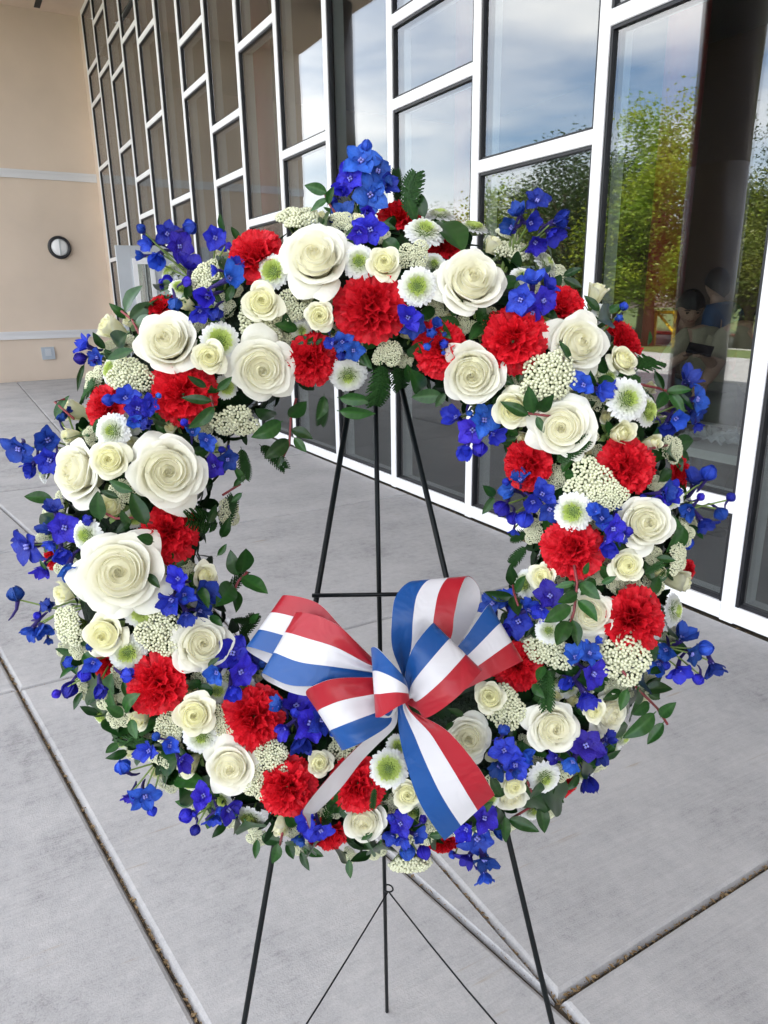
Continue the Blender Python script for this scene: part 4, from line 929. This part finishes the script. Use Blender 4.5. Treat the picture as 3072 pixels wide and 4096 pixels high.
# leaves: base -> tip, width ratio, lift
LV = [(706, 416, 658, 400, .5), (708, 430, 668, 448, .45), (708, 440, 716, 405, .45), (917, 468, 905, 410, .55), (897, 478, 880, 428, .5), (958, 480, 1003, 524, .42), (270, 672, 291, 614, .55), (282, 692, 327, 650, .45), (274, 722, 219, 750, .45), (286, 756, 230, 776, .4),
 (182, 788, 165, 842, .2), (120, 902, 142, 853, .35), (457, 866, 392, 858, .33), (462, 880, 412, 922, .4), (445, 836, 405, 812, .35), (470, 842, 500, 815, .4), (606, 912, 553, 942, .5), (622, 950, 578, 990, .5), (630, 928, 672, 946, .5), (625, 900, 662, 868, .5), (636, 946, 662, 976, .5), (700, 860, 690, 905, .55), (735, 888, 808, 898, .4), (735, 860, 800, 874, .4), (612, 985, 600, 1010, .4), (590, 900, 556, 890, .45),
 (286, 1060, 232, 1040, .42), (216, 1122, 206, 1066, .55), (316, 1132, 293, 1064, .5), (112, 1078, 52, 1072, .5), (255, 1075, 215, 1060, .4), (525, 1040, 512, 1008, .5), (522, 1065, 500, 1085, .45), (505, 1050, 530, 1030, .4), (522, 1236, 532, 1186, .6), (524, 1246, 578, 1276, .5), (514, 1242, 498, 1194, .55), (500, 1262, 480, 1300, .5), (505, 1275, 515, 1310, .5), (540, 1345, 560, 1325, .4),
 (266, 1546, 231, 1528, .55), (250, 1558, 242, 1604, .55), (282, 1555, 292, 1592, .45), (270, 1535, 282, 1508, .5), (160, 1412, 118, 1402, .45), (160, 1440, 128, 1462, .45), (530, 1774, 546, 1816, .6), (510, 1762, 500, 1785, .5), (600, 1822, 588, 1868, .55), (622, 1818, 634, 1856, .55), (648, 1812, 662, 1850, .5), (680, 1818, 690, 1850, .5), (790, 1808, 776, 1842, .5), (822, 1822, 814, 1872, .45), (805, 1800, 780, 1815, .4),
 (1090, 1764, 1096, 1822, .45), (1100, 1770, 1162, 1797, .42), (1165, 1738, 1182, 1802, .48), (1157, 1746, 1130, 1708, .5), (1150, 1722, 1168, 1690, .5), (1060, 1680, 1085, 1720, .45), (1195, 1720, 1205, 1735, .4),
 (1380, 1478, 1412, 1462, .5), (1395, 1490, 1452, 1486, .5), (1378, 1492, 1362, 1560, .45), (1402, 1520, 1372, 1545, .45), (1412, 1542, 1358, 1594, .42), (1432, 1562, 1398, 1608, .42), (1428, 1548, 1454, 1530, .5), (1355, 1490, 1340, 1535, .45), (1400, 1500, 1428, 1510, .5), (1405, 1455, 1440, 1440, .45),
 (1254, 1260, 1292, 1288, .5), (1250, 1298, 1287, 1334, .5), (1232, 1310, 1176, 1344, .48), (1228, 1342, 1204, 1392, .55), (1236, 1340, 1252, 1393, .5), (1246, 1282, 1212, 1300, .45), (1240, 1260, 1200, 1262, .4), (1262, 1240, 1272, 1215, .4), (1300, 1260, 1330, 1245, .4),
 (1140, 896, 1090, 866, .4), (1152, 892, 1140, 841, .5), (1165, 888, 1192, 872, .5), (1160, 900, 1175, 935, .45), (1068, 1070, 1046, 1052, .4), (1066, 1075, 1044, 1108, .45), (1112, 1266, 1100, 1226, .5), (1106, 1288, 1046, 1282, .42), (1114, 1278, 1134, 1244, .5), (1108, 1290, 1120, 1325, .45), (1231, 776, 1218, 737, .38),
 (1440, 846, 1495, 838, .4), (1446, 848, 1476, 892, .4), (1432, 842, 1414, 800, .4), (1440, 850, 1420, 880, .5), (1462, 850, 1500, 880, .32), (1450, 962, 1506, 952, .6), (1440, 975, 1478, 988, .4), (956, 856, 888, 858, .45), (962, 850, 940, 880, .5), (912, 842, 905, 812, .45), (1292, 692, 1342, 674, .4), (1400, 745, 1412, 722, .35),
 (482, 502, 474, 460, .45), (515, 520, 500, 488, .5), (1190, 560, 1192, 530, .4), (1215, 1730, 1190, 1700, .45), (430, 1270, 445, 1300, .4), (320, 1240, 345, 1270, .4), (980, 1560, 960, 1580, .4), (1000, 1545, 975, 1530, .4), (450, 1440, 470, 1420, .4), (1150, 1480, 1165, 1505, .5), (1175, 1440, 1160, 1470, .5), (330, 1170, 300, 1160, .5), (280, 1130, 262, 1110, .5), (450, 1130, 470, 1090, .45), (480, 1160, 500, 1130, .45), (470, 1200, 490, 1175, .45), (455, 1330, 480, 1350, .45), (100, 1230, 85, 1210, .3)]
lp_ = {j: make_leaf(300+j, .44, [.15, .35, .25, .45, .05][j % 5], .0) for j in range(5)}
rgl = random.Random(4)
def place_leaf(me, name, x0, y0, x1, y1, wr_, lift=.038, base_w=.44, par=wr, under=0.0):
    a, na = surf(x0, y0, lift-.006); b, nb = surf(x1, y1, lift+.006+rgl.uniform(-.012, .014)); d = b-a; L = d.length; d.normalize()
    nrm = (na*.3+CAMDIR(a)*.8+Vector((rgl.uniform(-.5, .5), rgl.uniform(-.2, .2), rgl.uniform(-.2, .5)))); nrm = (nrm-d*nrm.dot(d)).normalized(); y = nrm.cross(d)
    o = link(name, me, par); k = wr_/base_w
    o.matrix_local = Matrix.Translation(a-WC) @ Matrix(((d.x*L, y.x*L*k, nrm.x*L, 0), (d.y*L, y.y*L*k, nrm.y*L, 0), (d.z*L, y.z*L*k, nrm.z*L, 0), (0, 0, 0, 1)))
    return o
for x, y, r in EXTRA:
    for _ in range(2):
        th = rgg.random()*6.283; LV.append((x+10*math.cos(th), y+10*math.sin(th), x+52*math.cos(th), y+52*math.sin(th), -.45))
for i, (x0, y0, x1, y1, w) in enumerate(LV):
    if w < 0: place_leaf(lp_[i % 5], 'leaf', x0, y0, x1, y1, -w, .004); continue
    place_leaf(lp_[i % 5], 'leaf', x0, y0, x1, y1, w*1.02)
TW = [[(730, 470), (706, 432), (700, 412)], [(300, 720), (285, 690), (262, 672)], [(640, 860), (628, 905), (625, 960), (610, 990)], [(330, 1130), (290, 1118), (250, 1120), (210, 1100)], [(495, 1300), (515, 1255), (535, 1235)], [(1345, 1450), (1380, 1490), (1420, 1530), (1442, 1565)], [(1240, 1220), (1247, 1260), (1240, 1320), (1228, 1360)], [(1195, 900), (1160, 895), (1140, 893)], [(1120, 1310), (1110, 1280), (1108, 1260)], [(1380, 830), (1420, 838), (1470, 855)], [(1400, 970), (1450, 960)], [(1140, 1690), (1160, 1735), (1105, 1768)], [(455, 855), (462, 885), (440, 900)], [(480, 1070), (520, 1045)], [(610, 1800), (605, 1825)], [(160, 905), (118, 868), (140, 862)]]
for tw in TW:
    pts = [surf(x, y, .03)[0]-WC for x, y in tw]; mb = MB(); mb.tube(pts, .0016, 6); mb.build('twig', m_stemr, wr, True)
FERN = [(880, 470, 902, 366, .036), (862, 440, 858, 372, .0), (335, 1590, 256, 1642, .02), (822, 780, 812, 884, .03), (850, 790, 870, 850, .02), (700, 850, 690, 912, .0), (1372, 802, 1432, 764, .03), (1385, 815, 1350, 830, .03), (1150, 1150, 1098, 1160, .0), (1140, 1180, 1096, 1215, .0), (520, 1380, 555, 1325, .0), (500, 1340, 545, 1345, .0), (1180, 1440, 1172, 1520, .03), (1200, 1000, 1260, 960, .02), (330, 660, 325, 632, .01), (210, 830, 162, 838, .02), (480, 1150, 505, 1080, .0), (470, 1130, 430, 1110, .03), (810, 1700, 800, 1740, .03), (700, 1790, 712, 1755, .02), (880, 800, 905, 835, .01), (1390, 1240, 1430, 1222, .01), (1060, 870, 1100, 860, .0), (1130, 700, 1060, 690, .0), (560, 960, 610, 1005, -.01), (1110, 870, 1085, 935, -.01), (520, 965, 530, 1030, -.02), (490, 1290, 520, 1240, -.01)]
fp_ = {j: make_fern(400+j) for j in range(3)}
for i, (x0, y0, x1, y1, lf) in enumerate(FERN): place_leaf(fp_[i % 3], 'fern_frond', x0, y0, x1, y1, .5, lf, .5)

# ---------------------------------------------------------------- ribbon bow
def satin(name, col):
    m, t, p, o = nodemat(name); p.inputs['Base Color'].default_value = (*col, 1); p.inputs['Roughness'].default_value = .36; p.inputs['Specular IOR Level'].default_value = .5
    p.inputs['Anisotropic'].default_value = .4; p.inputs['Sheen Weight'].default_value = .05
    n = t.nodes.new('ShaderNodeTexNoise'); n.inputs['Scale'].default_value = 900; tcn = t.nodes.new('ShaderNodeTexCoord'); b = t.nodes.new('ShaderNodeBump'); b.inputs['Strength'].default_value = .12; b.inputs['Distance'].default_value = .0006
    t.links.new(tcn.outputs['Object'], n.inputs['Vector']); n3 = t.nodes.new('ShaderNodeTexNoise'); n3.inputs['Scale'].default_value = 22; n3.inputs['Detail'].default_value = 2; n3.inputs['Distortion'].default_value = 1.2; t.links.new(tcn.outputs['Object'], n3.inputs['Vector'])
    b3 = t.nodes.new('ShaderNodeBump'); b3.inputs['Strength'].default_value = .5; b3.inputs['Distance'].default_value = .006; t.links.new(n3.outputs['Fac'], b3.inputs['Height']); t.links.new(b3.outputs['Normal'], b.inputs['Normal'])
    t.links.new(n.outputs['Fac'], b.inputs['Height']); t.links.new(b.outputs['Normal'], p.inputs['Normal'])
    tr = t.nodes.new('ShaderNodeBsdfTranslucent'); tr.inputs['Color'].default_value = (*col, 1); ms = t.nodes.new('ShaderNodeMixShader'); ms.inputs['Fac'].default_value = .15
    t.links.new(p.outputs['BSDF'], ms.inputs[1]); t.links.new(tr.outputs['BSDF'], ms.inputs[2]); t.links.new(ms.outputs['Shader'], o.inputs['Surface']); return m
m_rb = satin('blue_satin', (.004, .070, .28)); m_rw = satin('white_satin', (.66, .655, .69)); m_rr = satin('red_satin', (.37, .007, .019)); m_ru = satin('white_satin_back', (.70, .69, .72))
bow_c = pl(846, 1510, .15)
bow = tag(empty('ribbon_bow', loc=bow_c), 'red, white and blue striped satin bow tied on the lower part of the wreath', 'bow')
def cr_(p0, p1, p2, p3, t): return .5*((2*p1)+(p2-p0)*t+(2*p0-5*p1+4*p2-p3)*t*t+(3*p1-p0-3*p2+p3)*t**3)
def zb(x, y): return (486+.4232*x, 1188+.4232*y)
def ribbon(name, secs, first, sub=7, crease=0.0, fi=1, flip=False):
    """secs: (ax, ay, ad, bx, by, bd) edges A and B in the close-up picture, ad/bd metres in front of the wreath plane; first = colour of edge A"""
    A = [pl(*zb(s_[0], s_[1]), s_[2]) for s_ in secs]; B_2 = [pl(*zb(s_[3], s_[4]), s_[5]) for s_ in secs]
    def smooth(P):
        Q = [P[0]*2-P[1]]+P+[P[-1]*2-P[-2]]; o_ = []
        for i in range(1, len(Q)-2):
            for k in range(sub): o_.append(cr_(Q[i-1], Q[i], Q[i+1], Q[i+2], k/sub))
        o_.append(P[-1]); return o_
    SA, SB = smooth(A), smooth(B_2); n = len(SA); nu = 13; V = []; off = .0004
    rgx = random.Random(len(secs)*17+int(secs[0][0]))
    ph = rgx.random()*6.28
    G = [[SA[i].lerp(SB[i], j/(nu-1)) for j in range(nu)] for i in range(n)]
    def nrm(i, j):
        a = G[min(i+1, n-1)][j]-G[max(i-1, 0)][j]; b = G[i][min(j+1, nu-1)]-G[i][max(j-1, 0)]; c = a.cross(b)
        return c.normalized() if c.length > 1e-9 else WN
    NN = [[nrm(i, j) for j in range(nu)] for i in range(n)]
    for i in range(n):
        for j in range(nu):
            w = crease*math.sin(j*1.35+ph+i*.12)*max(0, 1-i/(n*.35)); G[i][j] = G[i][j]+NN[i][j]*w
    mb = MB(); V1 = [G[i][j]+NN[i][j]*off-bow_c for i in range(n) for j in range(nu)]; V2 = [G[i][j]-NN[i][j]*off-bow_c for i in range(n) for j in range(nu)]
    FRONT = NN[min(n-1, fi*sub)][nu//2].dot(WN)*(-1 if flip else 1)
    order = [0, 1, 2] if first == 'b' else [2, 1, 0]
    b0 = len(mb.v)
    mb.v += [tuple(v) for v in V1]+[tuple(v) for v in V2]; K = n*nu
    for i in range(n-1):
        for j in range(nu-1):
            f = (i*nu+j, i*nu+j+1, (i+1)*nu+j+1, (i+1)*nu+j); band = order[min(2, j*3//(nu-1))]
            mb.f.append(f); mb.m.append(band if FRONT > 0 else 3); mb.f.append(tuple(K+q for q in f[::-1])); mb.m.append(3 if FRONT > 0 else band)
    return mb.build(name, [m_rb, m_rw, m_rr, m_ru], bow, True)

# (edge A x, y, depth,  edge B x, y, depth)
ribbon('loop', [(800, 600, .135, 790, 640, .135), (600, 400, .135, 560, 640, .140), (470, 270, .120, 330, 560, .125), (300, 232, .100, 118, 495, .105), (330, 300, .080, 160, 545, .085), (520, 420, .085, 380, 640, .09), (800, 600, .11, 790, 640, .11)], 'r', crease=.002)
ribbon('loop', [(790, 590, .160, 780, 640, .160), (735, 545, .168, 700, 655, .165), (600, 402, .178, 500, 690, .180), (470, 335, .170, 330, 690, .178), (372, 318, .150, 192, 630, .160), (390, 335, .125, 235, 680, .132), (560, 440, .118, 440, 745, .125), (790, 600, .13, 780, 660, .13)], 'r', crease=.005)
ribbon('loop', [(800, 650, .165, 860, 800, .160), (740, 648, .176, 850, 885, .165), (570, 655, .190, 720, 970, .185), (470, 685, .188, 640, 1008, .185), (415, 722, .172, 598, 1022, .172), (450, 760, .150, 640, 1010, .150), (620, 760, .140, 760, 960, .140), (800, 690, .14, 860, 860, .14)], 'r', crease=.005)
ribbon('loop', [(905, 690, .150, 950, 700, .150), (900, 630, .158, 960, 640, .155), (852, 500, .165, 1140, 480, .150), (850, 370, .168, 1170, 330, .150), (872, 235, .160, 1200, 200, .142), (955, 160, .140, 1242, 134, .125), (1060, 190, .110, 1300, 205, .105), (1090, 330, .095, 1280, 330, .09), (1040, 500, .10, 1180, 500, .09), (930, 690, .12, 970, 690, .12)], 'b', crease=.005, fi=3)
ribbon('loop', [(930, 740, .150, 950, 770, .150), (1010, 640, .150, 1030, 800, .150), (1190, 490, .142, 1270, 690, .145), (1338, 286, .120, 1506, 574, .125), (1330, 330, .095, 1470, 590, .10), (1180, 520, .09, 1250, 690, .095), (930, 740, .12, 950, 770, .12)], 'b', crease=.002)
ribbon('loop', [(925, 735, .172, 945, 765, .172), (928, 690, .180, 975, 815, .180), (935, 570, .195, 1030, 856, .190), (975, 475, .198, 1180, 755, .198), (1060, 374, .180, 1305, 622, .182), (1050, 420, .155, 1270, 640, .158), (980, 560, .145, 1120, 770, .148), (930, 730, .14, 950, 780, .14)], 'b', crease=.005)
ribbon('knot', [(900, 680, .165, 905, 760, .165), (800, 560, .170, 850, 850, .165), (748, 508, .190, 772, 852, .186), (775, 500, .212, 800, 850, .205), (850, 575, .222, 880, 800, .215), (915, 655, .212, 938, 770, .208), (935, 715, .190, 936, 745, .190)], 'b', fi=3)
ribbon('tail', [(890, 740, .165, 925, 755, .165), (880, 800, .172, 962, 822, .170), (893, 960, .168, 1110, 905, .172), (930, 1110, .162, 1195, 985, .172), (985, 1270, .158, 1290, 1105, .170), (1050, 1385, .150, 1340, 1185, .165), (1120, 1482, .135, 1376, 1250, .155)], 'b', crease=.005)
ribbon('tail', [(880, 790, .160, 885, 830, .160), (850, 850, .162, 865, 905, .150), (740, 945, .158, 770, 1000, .135), (640, 1040, .152, 690, 1085, .125), (520, 1170, .150, 590, 1215, .120), (402, 1320, .148, 470, 1335, .115), (415, 1375, .142, 440, 1345, .118), (432, 1425, .138, 436, 1400, .12)], 'r', fi=3, flip=True)
# the left tail shows its white back
# ================================================================== PEOPLE AND TABLE BEHIND THE GLASS
def J(fx, fy, off): return hit(fx/KPX, fy/KPX, SN(0, FAC+off, 0), NV)
m_skin = mat('skin', (.55, .33, .24), .55, var=.06, vscale=20); m_hair = mat('dark_hair', (.018, .012, .010), .5, var=.3, vscale=60)
m_khaki = mat('khaki_cloth', (.42, .37, .26), .9, var=.10, vscale=14, bump=.3, bscale=40); m_jeans = mat('denim', (.10, .15, .24), .9, var=.2, vscale=30)
m_olive = mat('olive_trousers', (.16, .17, .13), .9, var=.1, vscale=20); m_navy = mat('blue_shirt', (.03, .09, .22), .85, var=.12, vscale=12); m_shoe = mat('dark_shoe', (.03, .03, .03), .6); m_eye = mat('eye_dark', (.02, .015, .012), .2); m_lip = mat('lip', (.42, .17, .15), .5)
def skin_mesh(name, chains, m, parent, sub=2):
    """chains: lists of (point, radius); points shared between chains (same object) are joined"""
    pts, idx, rad, ed = [], {}, [], []
    for ch in chains:
        prev = None
        for p, r in ch:
            k = tuple(round(c, 5) for c in p)
            if k not in idx: idx[k] = len(pts); pts.append(Vector(p)-parent.location); rad.append(r)
            if prev is not None and prev != idx[k]: ed.append((prev, idx[k]))
            prev = idx[k]
    me = bpy.data.meshes.new(name); me.from_pydata([tuple(p) for p in pts], ed, []); o = link(name, me, parent)
    md = o.modifiers.new('skin', 'SKIN'); md.use_smooth_shade = True
    for i, v in enumerate(me.skin_vertices[0].data):
        v.radius = (rad[i], rad[i]); v.use_root = (i == 0)
    s = o.modifiers.new('sub', 'SUBSURF'); s.levels = sub; s.render_levels = sub
    me.materials.append(m); return o
def head(parent, c, fwd, size, hair_len=0.0):
    """c: centre of the head, fwd: where the face looks, size: head height"""
    up = Vector((0, 0, 1)); f = fwd.normalized(); l = up.cross(f).normalized(); u = f.cross(l); h = size/2
    def W(x, y, z): return c+f*(x*h)+l*(y*h)+u*(z*h)-parent.location
    def shape(p):
        x, y, z = p
        x *= .80; y *= .68
        if z < 0: x *= 1-.10*z*z; y *= 1+.32*z
        if x > 0:
            x -= .05*math.exp(-((z-.05)/.12)**2)*(1 if abs(y) > .12 else .2)
            x += .20*math.exp(-((z+.10)/.16)**2)*math.exp(-(y/.11)**2)+.05*math.exp(-((z+.42)/.10)**2)*math.exp(-(y/.22)**2)+.07*math.exp(-((z+.78)/.16)**2)*math.exp(-(y/.28)**2)
        return W(x, y, z)
    mb = MB(); mb.ball((0, 0, 0), 1, 28, 20); mb.v = [tuple(shape(v)) for v in mb.v]
    for sd in (-1, 1):
        e = MB(); e.ball((0, 0, 0), .17, 10, 8, sc=(.55, .28, 1.0)); mb.add([W(-.05+v[0], sd*.68+v[1], -.02+v[2]) for v in e.v], e.f)
    mb.tube([W(-.10, 0, -.70)+Vector((0, 0, 0)), W(-.16, 0, -1.35)], [h*.42, h*.46], 14)
    hd = mb.build('head', m_skin, parent, True)
    for sd in (-1, 1):
        mb = MB(); mb.ball((0, 0, 0), .085*h, 10, 8, sc=(1, 1, .6)); me = mb.mesh('eye', [m_eye], True); o = link('eye', me, hd); o.location = W(.70, sd*.27, .06)
        mb = MB(); mb.tube([W(.75, sd*.14, .22), W(.74, sd*.28, .26), W(.66, sd*.42, .20)], .03*h, 5); mb.build('eyebrow', m_hair, hd, True)
    mb = MB(); mb.tube([W(.68, .20, -.43), W(.78, 0, -.42), W(.68, -.20, -.43)], [.02*h, .045*h, .02*h], 6); mb.build('mouth', m_lip, hd, True)
    mb = MB()
    def hs(a, b):
        th = (a*2-1)*math.pi; lo = .28 if abs(th) < 1.0 else (.28-(abs(th)-1.0)*.55); lo = max(-.45-hair_len*1.6, lo)
        z = 1.0*(1-b)+lo*b; zz = max(-.55, z); r_ = math.sqrt(max(0, 1-min(1, zz*zz*.98)))
        k = 1.10+.03*math.sin(th*9)+.02*math.sin(th*23)
        if z < -.2: r_ = .98
        return W(.80*r_*math.cos(th)*k-.04, .70*r_*math.sin(th)*k, z*1.08)
    mb.grid(hs, 34, 12); mb.build('hair', m_hair, parent, True)
def hand(mb, wrist, d, palm_n, size, curl):
    d = d.normalized(); s = palm_n.cross(d).normalized(); L = size
    for k, (off, ln) in enumerate(((-.36, .78), (-.12, .9), (.12, .86), (.36, .70))):
        a = wrist+d*L*.45+s*off*L*.42; b = a+d*L*ln*.30-palm_n*curl*L*.10; c_ = b+d*L*ln*.16*(1-curl)-palm_n*curl*L*.24
        mb.tube([wrist+d*L*.1+s*off*L*.2, a, b, c_], [L*.10, L*.085, L*.07, L*.05], 6)
    a = wrist+d*L*.16-s*L*.26; mb.tube([wrist+d*L*.05-s*L*.1, a, a+d*L*.22-s*L*.08-palm_n*curl*L*.1], [L*.11, L*.09, L*.055], 6)
    mb.grid(lambda a_, b_: wrist+d*L*.5*b_+s*L*.40*(a_-.5)*(.7+.4*b_)+palm_n*.05*L*math.sin(a_*math.pi), 5, 5); mb.grid(lambda a_, b_: wrist+d*L*.5*b_+s*L*.40*(a_-.5)*(.7+.4*b_)-palm_n*.08*L*math.sin(a_*math.pi), 5, 5)
def figure(name, label, P, top, bottom, face, hsize, hair_len=0.0, hand_dirs=None, build=1.0):
    g0 = P['pelvis']; root = tag(empty(name, loc=(g0.x, g0.y, 0)), label, 'person', 'people behind the glass')
    rr_ = lambda v: v*build
    down = lambda p, z: Vector((p.x, p.y, z))
    side = (P['shL']-P['shR']); side.z = 0; side.normalize(); hz = P['pelvis'].z
    hipL, hipR = P['pelvis']+side*rr_(.085)+Vector((0, 0, -.03)), P['pelvis']-side*rr_(.085)+Vector((0, 0, -.03))
    fw = Vector((face.x, face.y, 0)).normalized()
    legs = []
    for hp in (hipL, hipR): legs.append([(hp, rr_(.088)), (down(hp, hz*.52)+fw*.02, rr_(.062)), (down(hp, hz*.30)-fw*.01, rr_(.055)), (down(hp, .10)-fw*.02, rr_(.045))])
    shoulders = [[(P['chest'], rr_(.115)), (P['shL'], rr_(.062)), (P['elL'], rr_(.043)), (P['haL'], rr_(.027))], [(P['chest'], rr_(.115)), (P['shR'], rr_(.062)), (P['elR'], rr_(.043)), (P['haR'], rr_(.027))]]
    trunk = [(P['pelvis'], rr_(.115)), (P['waist'], rr_(.105)), (P['chest'], rr_(.115)), (P['neck'], rr_(.055))]
    bl = [[(P['pelvis'], rr_(.115)), l[0]]+l[1:] for l in legs]
    body = skin_mesh('body', [trunk]+shoulders+bl, m_skin, root)
    # shirt to just above the elbows
    slv = []
    for a, b in (('shL', 'elL'), ('shR', 'elR')): slv.append([(P['chest'], rr_(.135)), (P[a], rr_(.080)), (P[a].lerp(P[b], .55), rr_(.066)), (P[a].lerp(P[b], .86), rr_(.062))])
    skin_mesh('shirt', [[(P['pelvis']+Vector((0, 0, -.02)), rr_(.140)), (P['waist'], rr_(.130)), (P['chest'], rr_(.135)), (P['neck']-Vector((0, 0, .02)), rr_(.068))]]+slv, top, root)
    skin_mesh('trousers', [[(P['pelvis']+Vector((0, 0, -.01)), rr_(.128)), (l[0][0], rr_(.10)), (l[1][0], rr_(.078)), (l[2][0], rr_(.072)), (l[3][0], rr_(.066))] for l in legs], bottom, root)
    for l in legs:
        a = down(l[3][0], .05); sh = skin_mesh('shoe', [[(a-fw*.06, .042), (a, .048), (a+fw*.10+Vector((0, 0, -.012)), .038), (a+fw*.15+Vector((0, 0, -.015)), .028)]], m_shoe, root, 1)
    mb = MB()
    for k in ('L', 'R'):
        d = (P['ha'+k]-P['el'+k]).normalized(); pn = hand_dirs or Vector((0, 0, 1)); pn = (pn-d*pn.dot(d)).normalized()
        hand(mb, P['ha'+k]-d*.015-root.location, d, pn, rr_(.15), .8)
    mb.build('hands', m_skin, root, True)
    head(root, P['head'], face, hsize, hair_len)
    return root
IR = -EV      # picture-right along the glazing
# boy looking down at a phone
P = dict(pelvis=J(2802, 1560, 1.00), waist=J(2800, 1470, .98), chest=J(2800, 1375, .95), neck=J(2780, 1308, .93), head=J(2762, 1232, .90), shL=J(2748, 1342, .88), elL=J(2640, 1478, .72), haL=J(2752, 1415, .66), shR=J(2858, 1352, 1.0), elR=J(2862, 1470, .86), haR=J(2815, 1422, .68))
figure('person', 'child in khaki button shirt looking down at a phone behind the glass', P, m_khaki, m_jeans, IR*.62-NV*.55+Vector((0, 0, -.42)), .205, 0, build=.86)
mb = MB(); c = J(2800, 1398, .62); mb.box((-.065, -.006, -.035), (.065, .006, .035)); ph = mb.build('smartphone', mat('phone_black', (.01, .01, .012), .15)); ph.location = c; ph.rotation_euler = (R(-50), R(10), R(-30)); tag(ph, 'small black phone held by the child in khaki', 'phone')
# collar and shoulder patch on the child's shirt
# second person in khaki, bending away past the mullion
P = dict(pelvis=J(2930, 1585, 1.12), waist=J(2926, 1490, 1.08), chest=J(2962, 1372, 1.0), neck=J(3030, 1300, .98), head=J(3095, 1262, .96), shL=J(2912, 1345, .90), elL=J(2860, 1462, .84), haL=J(2815, 1540, .76), shR=J(3010, 1362, 1.12), elR=J(3060, 1440, 1.0), haR=J(3080, 1520, .9))
figure('person', 'person in loose khaki shirt bending forward behind the white mullion', P, m_khaki, m_olive, IR*.85+NV*.1+Vector((0, 0, -.5)), .21, 0, build=1.10)
# woman with long dark hair further in
P = dict(pelvis=J(2895, 1440, 2.1), waist=J(2895, 1370, 2.1), chest=J(2892, 1275, 2.1), neck=J(2880, 1200, 2.1), head=J(2868, 1138, 2.08), shL=J(2850, 1262, 2.0), elL=J(2840, 1345, 1.95), haL=J(2850, 1400, 1.85), shR=J(2935, 1262, 2.2), elR=J(2945, 1345, 2.2), haR=J(2925, 1400, 2.05))
figure('person', 'person with long dark hair in a dark blue shirt deeper in the lobby', P, m_navy, m_olive, -IR*.6+NV*.3+Vector((0, 0, -.1)), .23, .55)
# folding table just inside the glass
tz = .72
def TB(s, n, z): return SN(s, n, z)
tc_ = hit(2790/KPX, 1768/KPX, Vector((0, 0, tz)), Vector((0, 0, 1))); ts, tn = tc_.dot(EV), FAC+.22
tb = tag(empty('folding_table', loc=SN(ts, tn+.35, 0)), 'white folding table standing just inside the glass', 'table')
m_tab = mat('white_plastic', (.62, .62, .60), .45, var=.05, vscale=5)
def tpart(name, fn, m): mb = MB(); fn(mb); me = mb.mesh(name, [m]); me.transform(Matrix.Translation(-tb.location)); return link(name, me, tb)
tpart('tabletop', lambda mb: (mb.box((ts-.42, tn, tz-.045), (ts+1.25, tn+.72, tz), sn)), m_tab)
for sx in (ts-.30, ts+1.10):
    for nx in (tn+.08, tn+.62): tpart('leg', lambda mb: mb.tube([SN(sx, nx, tz-.045), SN(sx, nx, 0)], .014, 8), m_reveal)
mb = MB(); p = SN(ts+.28, tn+.25, tz); mb.box((-.26, -.12, .001), (.26, .12, .05)); bx = mb.build('binder', m_gasket); bx.matrix_world = Matrix.Translation(p) @ MSN_E.to_4x4(); tag(bx, 'flat black case lying on the white table', 'case')
# crumpled clear wrap
rg = random.Random(2); p = SN(ts-.12, tn+.16, tz+.004); mw, tw, pw, ow = nodemat('clear_plastic_wrap'); pw.inputs['Base Color'].default_value = (.75, .78, .82, 1); pw.inputs['Roughness'].default_value = .12; pw.inputs['Alpha'].default_value = .45
mb = MB(); ph_ = [rg.random()*6 for _ in range(6)]
mb.grid(lambda a, b: p+IR*(a-.5)*.34+NV*(b-.5)*.2+Vector((0, 0, .012+.05*abs(math.sin(a*9+ph_[0])*math.sin(b*7+ph_[1]))+.03*abs(math.sin(a*21+b*13+ph_[2])))), 16, 12)
tag(mb.build('plastic_wrap', mw), 'crumpled clear plastic wrap on the table edge', 'wrap')
